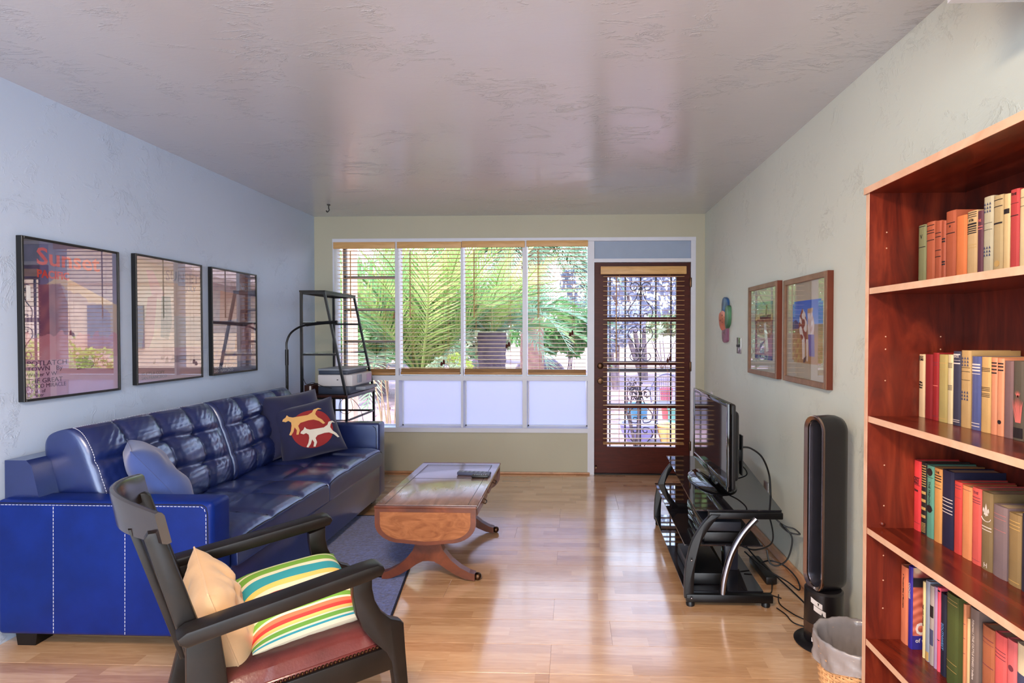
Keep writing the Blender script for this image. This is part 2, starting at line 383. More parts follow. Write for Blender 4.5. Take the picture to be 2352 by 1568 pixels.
for i, (a, b_) in enumerate(bays):
    wn_ = struct('window_%d' % (i+1), None, label=wl[i], loc=((a+b_)/2, YG, .44))
    part('pane', MB().box(a, b_, YG, YG+.004, .937, 2.212), M_GLASS, wn_, False)
    low = part('pane', MB().box(a+.014, b_-.012, YG-.004, YG, .452, .885), M_GLASS if i == 0 else M_FROST, wn_, False)
    low['label'] = 'clear low pane' if i == 0 else 'frosted low pane'
    fr = MB()
    for (q0, q1, q2, q3) in ((a, a+.012, .44, .891), (b_-.010, b_, .44, .891), (a, b_, .44, .452), (a, b_, .885, .891)):
        fr.box(q0, q1, YG-.012, YG+.008, q2, q3)
    part('frame', fr, M_WHITE, wn_, False)
    if i == 0:
        st = MB().box(a+.045, a+.075, YG-.03, YG+.01, .937, 2.212).box(b_-.03, b_, YG-.03, YG+.01, .937, 2.212)
        part('sash_frame', st, M_GREYMET, wn_, False)
        for zc in (1.885, 1.572, 1.262):
            part('sash_bar', MB().box(a+.06, b_, YG-.03, YG+.012, zc-.013, zc+.013), M_GREYMET, wn_, False)
        part('crank_handle', MB().tube([(b_-.02, YG-.03, 1.56), (b_-.022, YG-.07, 1.53), (b_-.03, YG-.075, 1.48)], .008), M_BRASS, wn_)

# door
d = struct('door_1', None, label='reddish brown four-pane glazed door', loc=(.66, YB+.02, 0))
DY0, DY1 = YB+.012, YB+.055
gx0, gx1 = .33, .98
dm = MB().box(DX0+.003, gx0, DY0, DY1, .014, 2.008).box(gx1, DX1-.003, DY0, DY1, .014, 2.008).box(gx0, gx1, DY0, DY1, 1.873, 2.008).box(gx0, gx1, DY0, DY1, .014, .262)
part('stile_frame', dm, M_DOOR, d, False)
pz = [(1.495, 1.873), (1.078, 1.452), (.672, 1.040), (.262, .630)]
for a, b_ in ((1.452, 1.495), (1.040, 1.078), (.630, .672)): part('muntin', MB().rbox(gx0, gx1, DY0, DY1, a, b_, .006), M_DOOR, d)
for a, b_ in pz: part('pane', MB().box(gx0, gx1, DY0+.02, DY0+.024, a, b_), M_GLASS, d, False)
k = part('knob', MB().lathe([(.031, 0), (.031, .006), (.012, .012), (.011, .03), (.026, .04), (.029, .052), (.024, .064), (.003, .068)], (0, 0, 0), 20), M_BRASS, d, True, False)
k.rotation_euler = (pi/2, 0, 0); k.location = (.264-.66, DY0-(YB+.02), .893)
k = part('deadbolt', MB().lathe([(.03, 0), (.03, .008), (.022, .014), (.003, .015)], (0, 0, 0), 20), M_BRASS, d, True, False)
k.rotation_euler = (pi/2, 0, 0); k.location = (.264-.66, DY0-(YB+.02), 1.033)
for z in (1.82, 1.03, .28): part('hinge', MB().rbox(DX1-.012, DX1+.006, YB-.016, YB+.012, z-.045, z+.045, .004), M_BRASS, d)
part('door_stop', MB().tube([(.222, DY0, .075), (.222, DY0-.05, .075)], [.012, .009]), M_BRASS, d)

# ------------------------------------------------------------------ blinds
SL = {}
def blind(label, x0, x1, hx0, hx1, hz0, hz1, yh, ys, zt, zb, pitch, rail, wand=None, tassel=None, depth=.046, tilt=.0, extra=None):
    b = thing('blind', label, 'blind', ((x0+x1)/2, ys, zb), 0, 'tan wooden blinds')
    hm = MB().rbox(hx0, hx1, yh-.008, yh+.008, hz0, hz1, .004)
    hm.box(max(hx0, x0)+.004, min(hx1, x1)-.004, yh+.008, ys+.02, hz1-.045, hz1-.004)
    part('headrail', hm, M_TAN, b)
    L = round(x1-x0, 4); key = (L, depth, tilt)
    if key not in SL:
        c, s_ = cos(tilt)*depth/2, sin(tilt)*depth/2; t = .0017
        m = MB().grid(lambda u, v: Vector((-L/2+u*L, -c+2*c*v, -s_+2*s_*v + .0025*(1-(2*v-1)**2)+t)), 1, 2)
        m.grid(lambda u, v: Vector((-L/2+u*L, -c+2*c*v, -s_+2*s_*v + .0025*(1-(2*v-1)**2)-t)), 1, 2, True)
        n = 6
        m.add([], []); m.f += [(0, 1, 7, 6), (4, 10, 11, 5), (0, 6, 8, 2), (2, 8, 10, 4), (1, 3, 9, 7), (3, 5, 11, 9)]
        SL[key] = mesh_of('slat', m, M_TAN)
    z = zt
    while z > zb+rail+.004:
        link('slat', SL[key], b, (0, 0, z-zb)); z -= pitch
    rm = MB().rbox(x0, x1, ys-.027, ys+.027, zb, zb+rail*.45, .004)
    zz = zb+rail*.45
    while zz < zb+rail-.001: rm.rbox(x0+.001, x1-.001, ys-.024, ys+.024, zz+.0006, zz+.0045, .001, 1); zz += .0058
    part('bottom_rail', rm, M_TANR, b)
    for fx in (.2, .8):
        x = x0+(x1-x0)*fx; part('ladder_cord', MB().tube([(x, ys-.024, zb+rail), (x, ys-.024, hz0)], .0011, 5).tube([(x, ys+.024, zb+rail), (x, ys+.024, hz0)], .0011, 5), M_TANR, b)
    if wand: part('wand', MB().tube([(wand[0], ys-.036, wand[1]), (wand[0], ys-.036, wand[2])], .0052, 8), M_TANR, b)
    if tassel:
        tx, tz = tassel
        part('cord', MB().tube([(tx, ys-.032, hz0), (tx+.004, ys-.032, tz)], .0011, 5), M_TANR, b)
        part('tassel', MB().lathe([(.004, 0), (.010, -.012), (.013, -.04), (.004, -.046)], (tx+.004, ys-.032, tz), 10).lathe([(.004, 0), (.010, -.012), (.012, -.036), (.004, -.04)], (tx-.018, ys-.032, tz-.02), 10), M_DOOR, b)
    return b
YH, YS = YB-.014, YB+.036
blind('tan blind on the leftmost window bay behind the printer shelf', -2.262, -1.70, -2.288, -1.692, 2.148, 2.212, YH, YS, 2.135, .94, .0375, .055, (-2.13, 2.13, 1.49))
blind('tan blind on the second window bay from the left', -1.652, -1.078, -1.672, -1.056, 2.150, 2.212, YH, YS, 2.135, .945, .0375, .055, (-1.552, 2.13, 1.49), (-1.235, 1.09))
blind('tan blind on the third window bay from the left', -1.034, -.484, -1.052, -.452, 2.155, 2.216, YH, YS, 2.14, .945, .0375, .055, (-.937, 2.14, 1.49), (-.61, 1.26))
blind('tan blind on the window bay beside the brown door', -.426, .130, -.436, .145, 2.160, 2.218, YH, YS, 2.145, .945, .0375, .052, (-.326, 2.14, 1.49), (-.005, 1.37))
blind('tan blind hung on the brown glazed door', .288, 1.043, .262, 1.058, 1.892, 1.966, YB-.058, YB-.030, 1.872, .298, .0447, .020, (.408, 1.875, 1.11), (.905, 1.13), .044)

# ------------------------------------------------------------------ posters on the left wall
R_, U_ = (0, 1, 0), (0, 0, 1)
M_INKR = plain('ink_coral', (226, 84, 78), .6, var=.04); M_INKD = plain('ink_plum', (84, 58, 96), .6); M_INKW = plain('ink_pale', (196, 200, 218), .6); M_INKG = plain('ink_grey', (120, 118, 136), .6)
def nz2(x, y): return .6*sin(x*2.3+y*1.2+.4)*sin(y*2.9-x*1.1+1)+.4*sin(x*4.6-y*2.2)*sin(y*4.1+.7)
def nz(x, y): return (sin(x*12.9+y*4.1)*sin(y*17.3-x*3.7)+sin(x*31+y*23)*.4)*.5
def mixc(a, b, t): t = max(0, min(1, t)); return tuple(p+(q-p)*t for p, q in zip(a, b))
def art1(s, t):
    n = nz(s*2, t*2)
    c = mixc((96, 96, 150), (150, 140, 180), t*1.6+.2*n)
    if s < .16 and t < .52: c = mixc((66, 66, 100), (92, 84, 120), t*2+n)
    ridge = .20+abs(s-.36)*.28 if s > .36 else .20+(.36-s)*.52
    if s > .18 and t > ridge: c = mixc((206, 178, 152), (188, 158, 150), (t-ridge)*4+.3*n)
    if t > ridge+.07+.03*n and s > .16 and .12 < s < .92: c = mixc((152, 128, 148), (176, 152, 176), t+.5*n)
    if inpoly((s, t), [(.14, .28), (.36, .26), (.44, .4), (.47, .62), (.12, .62)]): c = mixc((126, 78, 112), (160, 100, 118), n+.4)
    if s < .15 and .42 < t < .60: c = (190, 176, 200) if int(s*60) % 2 else (112, 90, 130)
    if t > .60+.05*n: c = mixc((196, 128, 148), (206, 160, 178), (t-.6)*3+.6*n)
    if t > .76: c = mixc((206, 160, 186), (196, 164, 200), (t-.76)*4)
    if inpoly((s, t), [(.45, .68), (.62, .66), (.95, .80), (.95, .86), (.5, .80)]): c = (186, 108, 120)
    if inpoly((s, t), [(.5, .76), (.7, .745), (.72, .83), (.52, .84)]): c = (110, 66, 92)
    return c
def art2(s, t):
    n = nz(s*2.2+1, t*2)
    c = mixc((176, 172, 160), (196, 176, 160), t+.4*n)
    if inpoly((s, t), [(.14, .1), (.24, .1), (.40, .28), (.36, .34), (.22, .3)]): c = (196, 160, 170)
    if inpoly((s, t), [(.16, .32), (.30, .28), (.24, .62), (.14, .78), (.06, .78)]): c = (180, 140, 146)
    if inpoly((s, t), [(.36, .30), (.50, .30), (.52, .52), (.46, .66), (.34, .64)]): c = (112, 134, 130)
    if s > .55 and .18 < t < .46: c = mixc((206, 176, 150), (196, 160, 140), n)
    if t < .18 and s > .55: c = (190, 176, 176)
    if .62 < s < .86 and t < .2: c = (150, 142, 156)
    if t > .73: c = mixc((180, 140, 140), (190, 160, 176), (t-.73)*5)
    if .80 < t < .86 and s > .4+.3*n: c = (120, 84, 100)
    return c
def art3(s, t):
    n = nz(s*2+2, t*2.2)
    c = mixc((150, 150, 172), (110, 110, 140), s+.4*n)
    if inpoly((s, t), [(.18, .2), (.75, .22), (.78, .45), (.16, .5)]): c = (172, 130, 126)
    if inpoly((s, t), [(.62, 0), (.82, .03), (.80, .5), (.70, .85), (.46, .86), (.56, .5)]): c = (128, 82, 84)
    if .50 < t < .54: c = (74, 50, 66)
    if inpoly((s, t), [(.70, .55), (.96, .5), (.98, .9), (.6, .9)]): c = mixc((130, 84, 100), (180, 130, 140), n+.4)
    if .78 < t < .90: c = mixc((176, 144, 144), (130, 110, 150), n+.4)
    if t > .90: c = (88, 84, 116)
    return c
def poster(label, y0, y1, z0, z1, fn):
    p = thing('poster', label, 'poster', (XL, (y0+y1)/2, z0), 0, 'framed magazine cover posters')
    fw, dp = .011, .030
    fm = MB().rbox(XL+.001, XL+dp, y0, y0+fw, z0, z1, .002, 1).rbox(XL+.001, XL+dp, y1-fw, y1, z0, z1, .002, 1).rbox(XL+.001, XL+dp, y0+fw, y1-fw, z0, z0+fw, .002, 1).rbox(XL+.001, XL+dp, y0+fw, y1-fw, z1-fw, z1, .002, 1)
    part('frame', fm, M_BLACKP, p, False)
    pr = print_panel('print', (XL+.020, y0+fw, z0+fw), R_, U_, y1-y0-2*fw, z1-z0-2*fw, fn, p, 110, 150)
    part('glass', MB().box(XL+.0245, XL+.0262, y0+fw, y1-fw, z0+fw, z1-fw), M_PGLASS, p, False)
    return p, pr
XP = XL+.0206
p, pr = poster('first of three black framed posters, coral masthead over purple sky', 2.385, 2.917, 1.040, 1.786, art1)
text('Sunset', .112, (XP, 2.46, 1.668), R_, U_, M_INKR, pr, .002, 1.14)
text('PACIFIC', .050, (XP, 2.462, 1.608), R_, U_, M_INKR, pr, .0018, .92)
for s_, sz, z, q in (('POTLATCH', .034, 1.199, 1.15), ('TOWN   By', .030, 1.175, 1.15), ('Walter V W', .026, 1.150, 1.1), ('THE GREAT', .031, 1.119, 1.08), ('MONO MIRACLE', .027, 1.096, .95), ('A Tale of', .023, 1.074, 1), ('By Peter', .023, 1.056, 1)):
    text(s_, sz, (XP, 2.408, z), R_, U_, M_INKD, pr, 0, q)
part('sticker', MB().box(XL+.0263, XL+.0266, 2.405, 2.425, 1.50, 1.565), M_PAPER, p, False)
p, pr = poster('middle of three black framed posters, pale sage and peach print', 3.028, 3.588, 1.054, 1.797, art2)
text('SUNSET', .085, (XP, 3.565, 1.670), R_, U_, M_INKG, pr, .001, 1, 'RIGHT'); text('JULY', .045, (XP, 3.535, 1.615), R_, U_, M_INKG, pr, .0008, 1, 'RIGHT')
text('15 CTS A COPY', .026, (XP, 3.07, 1.105), R_, U_, M_INKG, pr); text('SAN FRANCISCO', .026, (XP, 3.07, 1.080), R_, U_, M_INKG, pr)
p, pr = poster('farthest of three black framed posters, brown and violet print', 3.683, 4.222, 1.056, 1.798, art3)
text('SUNSET', .085, (XP, 4.20, 1.660), R_, U_, M_INKG, pr, .001, 1, 'RIGHT')
text('10 CENTS A COPY', .028, (XP, 3.71, 1.100), R_, U_, M_INKW, pr, .0006); text('SAN FRANCISCO', .028, (XP, 3.71, 1.074), R_, U_, M_INKW, pr, .0006)

# ------------------------------------------------------------------ pictures, cactus, switch on the right wall
RW = (0, -1, 0)
M_PFRAME = wood('taupe_frame', (120, 88, 66), (150, 114, 90), 9, (1, 1, 1), .45)
M_PFRAMES = plain('red_brown_frame_side', (104, 46, 26), .45)
def artA(s, t):   # desert clay jar, seen through its cream mat
    if not (.17 < s < .86 and .16 < t < .86): return (196, 194, 178)
    a, b = (s-.17)/.69, (t-.16)/.70; n = nz(a*2, b*2)
    c = mixc((112, 160, 150), (226, 196, 120), b*3.2+.15*n) if b < .32 else mixc((160, 120, 104), (176, 120, 150), b+.2*n)
    if inpoly((a, b), [(.1, .30), (.9, .26), (.98, .5), (.86, .62), (.14, .6), (.02, .45)]): c = mixc((176, 120, 84), (140, 96, 70), n+.4)
    if inpoly((a, b), [(.28, .24), (.9, .22), (.86, .29), (.3, .30)]): c = (96, 48, 40)
    if inpoly((a, b), [(.62, .06), (.70, .05), (.68, .24), (.58, .24)]): c = (120, 100, 60)
    if inpoly((a, b), [(.5, .38), (.62, .36), (.78, .84), (.64, .86)]): c = (222, 214, 210)
    if inpoly((a, b), [(.3, .72), (.5, .68), (.56, .9), (.3, .9)]): c = (104, 80, 140)
    if b > .93: c = (46, 56, 130)
    if a < .03 or a > .97: c = (90, 80, 70)
    return c
def artB(s, t):   # rider beside a paint horse under a blue sky
    st = (.16 < s < .92 and .19 < t < .84) and not ((s < .20 or s > .88) and (t < .215 or t > .815))
    if not st: return (186, 178, 160)
    a, b = (s-.16)/.76, (t-.19)/.65; n = nz(a*2, b*2)
    c = mixc((56, 104, 214), (110, 150, 220), b*2.2)
    if b > .38: c = mixc((150, 122, 96), (176, 132, 84), (b-.38)*4+.3*n)
    if inpoly((a, b), [(0, .34), (.12, .30), (.26, .38), (.3, .44), (0, .46)]): c = (84, 66, 116)
    if b > .62 and a < .28: c = mixc((186, 164, 96), (170, 120, 80), n+.5)
    if inpoly((a, b), [(.26, .24), (.34, .12), (.44, .2), (.5, .34), (.5, .66), (.40, .72), (.30, .6), (.22, .42)]): c = (142, 66, 50) if nz2(a*9, b*7) > -.05 else (226, 218, 214)
    if inpoly((a, b), [(.34, .66), (.44, .66), (.44, .94), (.36, .94)]) or inpoly((a, b), [(.48, .62), (.56, .62), (.54, .96), (.5, .96)]): c = (220, 208, 200)
    if inpoly((a, b), [(.52, .2), (.66, .18), (.74, .36), (.72, .56), (.54, .56)]): c = mixc((206, 176, 170), (230, 224, 226), n+.5)
    if inpoly((a, b), [(.52, .14), (.7, .13), (.68, .2), (.52, .21)]): c = (196, 160, 120)
    if inpoly((a, b), [(.54, .54), (.74, .54), (.76, .88), (.58, .88)]): c = (112, 96, 168)
    if inpoly((a, b), [(.4, .92), (.5, .88), (.46, .98), (.38, 1)]): c = (70, 40, 40)
    return c
def picture(label, y0, y1, z0, z1, fn):
    p = thing('framed_picture', label, 'picture', (XR, (y0+y1)/2, z0), 0, 'southwestern pictures on the right wall')
    fw = .030; xa, xb = XR-.032, XR-.001
    fm = MB()
    for q in ((y0, y0+fw, z0, z1), (y1-fw, y1, z0, z1), (y0+fw, y1-fw, z0, z0+fw), (y0+fw, y1-fw, z1-fw, z1)): fm.rbox(xa, xb, *q, .003, 1)
    part('frame', fm, M_PFRAME, p, False)
    part('frame_edge', MB().box(xa+.002, xb, y0-.0015, y0, z0, z1), M_PFRAMES, p, False, label='red brown side of the frame')
    print_panel('print', (XR-.018, y1-fw, z0+fw), RW, U_, y1-y0-2*fw, z1-z0-2*fw, fn, p, 100, 120)
    part('glass', MB().box(XR-.0245, XR-.023, y0+fw, y1-fw, z0+fw, z1-fw), M_PICGLASS, p, False)
picture('smaller framed picture near the light switch, clay jar print in cream mat', 3.318, 3.862, 1.075, 1.660, artA)
picture('larger framed picture nearer the bookcase, rider and paint horse under blue sky', 2.675, 3.225, 1.078, 1.648, artB)
ca = thing('cactus_plaque', 'painted wooden saguaro cactus plaque on the right wall above the switch', 'wall decoration', (XR, 4.52, 1.28))
def cactus_poly(s):
    P = lambda u, v: PX(u, v, XR-.02)
    return [P(*q) for q in s]
def plq(pts, mat, th, name, spots=()):
    P = [PX(u, v, XR-.024) for u, v in pts]; n = len(P); sm_ = []
    for i in range(n):                                  # rounded carved outline
        a, b, c, d = P[i-1], P[i], P[(i+1) % n], P[(i+2) % n]
        for k in range(4):
            t = k/4; sm_.append(.5*((2*b)+(c-a)*t+(2*a-5*b+4*c-d)*t*t+(3*b-a-3*c+d)*t*t*t))
    poly = [(q.y, q.z) for q in sm_]; cy_ = sum(q[0] for q in poly)/len(poly); cz_ = sum(q[1] for q in poly)/len(poly)
    inn = [(cy_+(q[0]-cy_)*.80, cz_+(q[1]-cz_)*.90) for q in poly]; m = MB(); N = len(poly); xw, xf = XR-.002, XR-.002-th
    m.add([(xw, *q) for q in poly]+[(xf+.007, *q) for q in poly]+[(xf, *q) for q in inn], [(r_*N+i, r_*N+(i+1) % N, (r_+1)*N+(i+1) % N, (r_+1)*N+i) for r_ in (0, 1) for i in range(N)]+[tuple(range(2*N, 3*N))])
    bm = bmesh.new(); me = mesh_of('t', m, mat); bm.from_mesh(me); bmesh.ops.recalc_face_normals(bm, faces=list(bm.faces)); bm.verts.index_update()
    m2 = MB().add([v.co.copy() for v in bm.verts], [tuple(v.index for v in f.verts) for f in bm.faces]); bm.free(); bpy.data.meshes.remove(me)
    o = part(name, m2, mat, ca, True)
    if spots:
        sp = MB()
        for u, v, r_ in spots: q = PX(u, v, xf); sp.ball((xf, q.y, q.z), r_, 8, 5, (.35, 1, 1))
        part('painted_spots', sp, INKP, o)['kind'] = 'stuff'
INKP = plain('plaque_dark_paint', (84, 34, 52), .4)
plq([(1657, 692), (1660, 683), (1666, 684), (1669, 693), (1669, 712), (1667, 730), (1657, 730), (1656, 706)], plain('plaque_blue', (44, 92, 150), .35, var=.9), .022, 'top_stem')
plq([(1650, 724), (1654, 716), (1661, 712), (1668, 722), (1669, 746), (1666, 757), (1657, 759), (1651, 746)], plain('plaque_orange', (214, 100, 62), .35, var=.35), .025, 'body', ((1659, 724, .007), (1660, 732, .006), (1659, 740, .006), (1654, 736, .008), (1663, 728, .005)))
plq([(1666, 712), (1669, 702), (1673, 705), (1673, 736), (1670, 750), (1666, 752)], plain('plaque_green', (70, 116, 84), .35, var=.6), .028, 'arm')
plq([(1657, 756), (1665, 755), (1668, 745), (1668, 770), (1667, 784), (1658, 784)], plain('plaque_plum', (138, 86, 112), .35, var=.5), .022, 'base_stem', ((1662, 764, .005), (1664, 774, .004)))
sw = thing('light_switch', 'shiny steel light switch plate below the cactus plaque', 'switch', (XR, 4.155, 1.25))
part('plate', MB().rbox(XR-.006, XR, 4.105, 4.205, 1.194, 1.314, .003), M_CHROME, sw); part('toggle', MB().rbox(XR-.022, XR-.004, 4.148, 4.160, 1.244, 1.262, .002), M_BLACKP, sw)
o = part('wall_knob', MB().lathe([(.03, 0), (.03, .006), (.016, .014), (.003, .016)], (0, 0, 0), 18), M_PRINTW, None); o.rotation_euler = (0, -pi/2, 0); o.location = (XR, 4.95, .80)
tag(o, 'small round cream wall plate above the television', 'wall plate')
o = thing('power_outlet', 'metal wall outlet with black plug behind the glass stand', 'outlet', (XR, 3.55, .34))
part('plate', MB().rbox(XR-.006, XR, 3.52, 3.60, .285, .40, .003), M_STEEL, o); part('plug', MB().rbox(XR-.035, XR-.006, 3.54, 3.57, .30, .33, .005), M_BLACKP, o)
o = part('ceiling_hook', MB().tube(bez([(0, 0, .004), (0, 0, -.03), (.004, 0, -.045), (-.012, 0, -.062), (-.022, 0, -.05)]), .005).lathe([(.014, 0), (.014, -.005), (.004, -.007)], (0, 0, 0), 12), M_BLACK, None)
hp = PZ(755, 470, H); o.location = (hp.x, hp.y, H-.001); tag(o, 'small black hook in the ceiling corner', 'hook')

# ------------------------------------------------------------------ rug
def rug_mat():
    m, nt, b = base_mat('navy_rug_pile'); setp(b, Roughness=.95); setp(b, **{'Sheen Weight': .4})
    n = noise(nt, 60, 5, rough=.7); n2 = noise(nt, 3, 3)
    mx = nt.nodes.new('ShaderNodeMath'); mx.operation = 'MULTIPLY_ADD'; mx.inputs[1].default_value = .35; nt.links.new(n2, mx.inputs[0]); nt.links.new(n, mx.inputs[2])
    nt.links.new(ramp(nt, mx.outputs[0], [(.45, lin((15, 25, 74))), (.85, lin((76, 102, 186)))]), b.inputs['Base Color'])
    bump(nt, b, n, .6, .01); return m
M_RUG = rug_mat()
RUGP = [(-1.055, 3.985), (-1.74, 3.985), (-1.52, 2.47), (-.845, 2.47)]
def rug_fn(u, v, z):
    a = Vector((*RUGP[1], 0)).lerp(Vector((*RUGP[0], 0)), u); b_ = Vector((*RUGP[2], 0)).lerp(Vector((*RUGP[3], 0)), u)
    q = b_.lerp(a, v); q.z = z; return q
rm = MB().prism([(p[0], p[1]) for p in RUGP], (0, 0, .0005), (1, 0, 0), (0, 1, 0), (0, 0, .0075))
rug = part('rug', rm, M_RUG, None, False); tag(rug, 'dark navy blue area rug under the coffee table and sofa', 'rug')
hm = MB(); P4 = [Vector((p[0], p[1], .006)) for p in RUGP]
for i in range(4): hm.tube([P4[i], P4[(i+1) % 4]], .0055, 6)
part('bound_edge', hm, plain('rug_binding', (20, 22, 44), .9), rug)

# ------------------------------------------------------------------ sofa
so = thing('sofa', 'long navy blue tufted leather sofa with white contrast stitching along the left wall', 'sofa', (-1.98, 3.33, 0))
def cushion(O, U, V, N, w, h, t, back=.25, nu=64, nv=44, p=5, tuft=None, q=None):
    O, U, V, N = Vector(O), Vector(U).normalized(), Vector(V).normalized(), Vector(N).normalized(); q = q or p
    def pr(a, e): return max(0, 1-abs(a)**e)**(1/e)
    def fr(s, k):
        a, b = sin(pi*(s-.5)), sin(pi*(k-.5))
        d = t*pr(a, p)*pr(b, q)
        if tuft: d += tuft(a, b)*min(1, 1.7*pr(a, 3)*pr(b, 3))*(1-abs(a)**8)
        return O+U*(a*w/2)+V*(b*h/2)+N*d
    def bk(s, k):
        a, b = sin(pi*(s-.5)), sin(pi*(k-.5)); return O+U*(a*w/2)+V*(b*h/2)-N*(t*back*pr(a, p)*pr(b, q))
    m = MB().grid(fr, nu, nv); m.grid(bk, nu, nv, True); return m, fr
def tufts(nc, nr, amp, jit=.0, width=.10, wr=.0):
    def f(a, b):
        x, y = (a+1)/2*nc, (b+1)/2*nr; x += .06*sin(y*2.6+1.3); y += .05*sin(x*2.1+.6)
        fx, fy = x-math.floor(x), y-math.floor(y)
        dx = min(fx, 1-fx) if 0 < round(x) < nc else 1; dy = min(fy, 1-fy) if 0 < round(y) < nr else 1
        g = -amp*math.exp(-(dx/width)**2*1.6)-amp*math.exp(-(dy/width)**2*1.6)
        dd = sqrt(min(dx, 1)**2+min(dy, 1)**2) if (0 < round(x) < nc and 0 < round(y) < nr) else 9
        g -= amp*1.3*math.exp(-(dd/.16)**2)
        g += amp*.9*(4*fx*(1-fx))**.6*(4*fy*(1-fy))**.6
        g += wr*nz(a*3.1+b, b*4.3-a)
        return g
    return f
AY0, AY1, AY2, AY3 = 2.254, 2.388, 4.262, 4.398
XF = -1.512
bm_ = MB().rbox(-2.40, XF+.004, AY1-.01, AY2+.01, .065, .318, .012, 2); part('front_rail', bm_, M_LEATHER, so)
bk = MB().prism([(-2.462, .08), (-2.30, .08), (-2.285, .55), (-2.335, .775), (-2.36, .80), (-2.455, .80)], (0, 2.30, 0), (1, 0, 0), (0, 0, 1), (0, 4.35-2.30, 0))
part('back_frame', bk, M_LEATHER, so, True)
for y0, y1 in ((AY0, AY1), (AY2, AY3)):
    ar = part('arm', MB().rbox(-2.455, XF+.002, y0, y1, .062, .640, .022, 4), M_LEATHERS if y0 < 3 else M_LEATHER, so)
    st = MB(); ys = y0-.0005
    def dashes(pts, step=.016, ln=.011, r=.0013, m=st):
        pts = [Vector(q) for q in pts]
        for a, b in zip(pts[:-1], pts[1:]):
            L = (b-a).length; n = max(1, int(L/step)); t = (b-a)/L
            for i in range(n): m.tube([a+t*(i*step), a+t*(i*step+ln)], r, 4)
    if y0 < 3:
        dashes([(-2.44, ys, .622), (XF-.045, ys, .622), (XF-.03, ys, .612), (XF-.024, ys, .59), (XF-.024, ys, .075)])
        dashes([(-2.196, ys, .615), (-2.204, ys, .068)]); dashes([(-1.884, ys, .615), (-1.892, ys, .068)])
        part('stitching', st, M_STITCH, ar, False)
        sm = MB().tube([(-2.44, ys+.001, .629), (XF-.04, ys+.001, .629), (XF-.022, ys+.001, .618), (XF-.017, ys+.001, .59), (XF-.017, ys+.001, .075)], .002, 5); part('seam', sm, M_DSTITCH, ar)
    else:
        sm = MB().tube([(XF-.05, ys, .618), (XF-.03, ys, .606), (XF-.022, ys, .58), (XF-.022, ys, .33)], .0022, 5); part('seam', sm, M_DSTITCH, ar)
part('side_trim', MB().rbox(-2.2, XF-.03, AY3, AY3+.03, .10, .47, .01), M_LEATHER, so)
def seams(nc, nr, f2, dst, e=.0005, lo=-.93):
    for k in range(1, nc):
        pts = []
        for j in range(49):
            b = lo+1.86*j/48 if lo == -.93 else -.9+1.8*j/48; y_ = (b+1)/2*nr; a = (k-.06*sin(y_*2.6+1.3))*2/nc-1; pts.append(f2(math.asin(a)/pi+.5, math.asin(b)/pi+.5)+e*Vector((1, 0, 1)))
        dst.tube(pts, .0019, 5)
    for k in range(1, nr):
        pts = []
        for j in range(73):
            a = -.94+1.88*j/72; x_ = (a+1)/2*nc; b = 0
            for _ in range(4): b = (k-.05*sin((x_+.06*sin((b+1)/2*nr*2.6+1.3))*2.1+.6))*2/nr-1
            pts.append(f2(math.asin(a)/pi+.5, math.asin(b)/pi+.5)+e*Vector((1, 0, 1)))
        dst.tube(pts, .0019, 5)
ym = 3.322
for i, (y0, y1) in enumerate(((AY1+.003, ym-.003), (ym+.003, AY2-.003))):
    m, fr = cushion((-1.80, (y0+y1)/2, .325), (0, 1, 0), (-1, 0, 0), (0, 0, 1), y1-y0, .625, .137, .12, 72, 52, 9, tufts(3, 2, .0085, width=.09, wr=.003))
    c = part('seat_cushion', m, M_LEATHER, so, 'all')
    e = MB(); pts = []
    for k in range(41):
        s_ = .06+.88*k/40; q = fr(s_, .055); pts.append(q+Vector((.002, 0, .001)))
    e.tube(pts, .0024, 5); part('edge_seam', e, M_DSTITCH, c)
    sm1 = MB(); seams(3, 2, fr, sm1); part('tuft_seam', sm1, M_DSTITCH, c)
    Vb = Vector((-.17, 0, .50)).normalized(); Nb = Vector((Vb.z, 0, -Vb.x))
    ctr = Vector((-2.222, (y0+y1)/2, .664))
    m, fr = cushion(ctr, (0, 1, 0), Vb, Nb, y1-y0+(.0 if i else .0), .52, .118, 1.15, 84, 64, 7.5, tufts(4, 3, .0165, width=.085, wr=.007), 3.6)
    # the grid's winding follows U x V; here that already faces the room
    c = part('back_cushion', m, M_LEATHER, so, 'all')
    sm2 = MB()
    seams(4, 3, fr, sm2); part('tuft_seam', sm2, M_DSTITCH, c)
    sides = MB()
    for fs in ((.012,) if i == 0 else (.012,)):
        L = [fr(.10, k/60) for k in range(3, 57)]
        for a, b in zip(L[:-1:1], L[1::1]):
            dv = b-a; sides.tube([a+Nb*.001, a+dv*.66+Nb*.001], .0014, 4)
        L = [fr(k/80, .93) for k in range(8, 73)]
        for a, b in zip(L[:-1], L[1:]):
            dv = b-a; sides.tube([a, a+dv*.66], .0012, 4)
    part('stitching', sides, M_STITCH if i == 0 else M_DSTITCH, c, False)
for x, y in ((-1.62, 2.33), (-1.62, 4.325), (-2.36, 2.33), (-2.36, 4.325)):
    part('leg', MB().prism([(-.04, 0), (.04, 0), (.05, .07), (-.05, .07)], (x, y-.04, 0), (1, 0, 0), (0, 0, 1), (0, .08, 0)), M_DKWOOD, so, False)

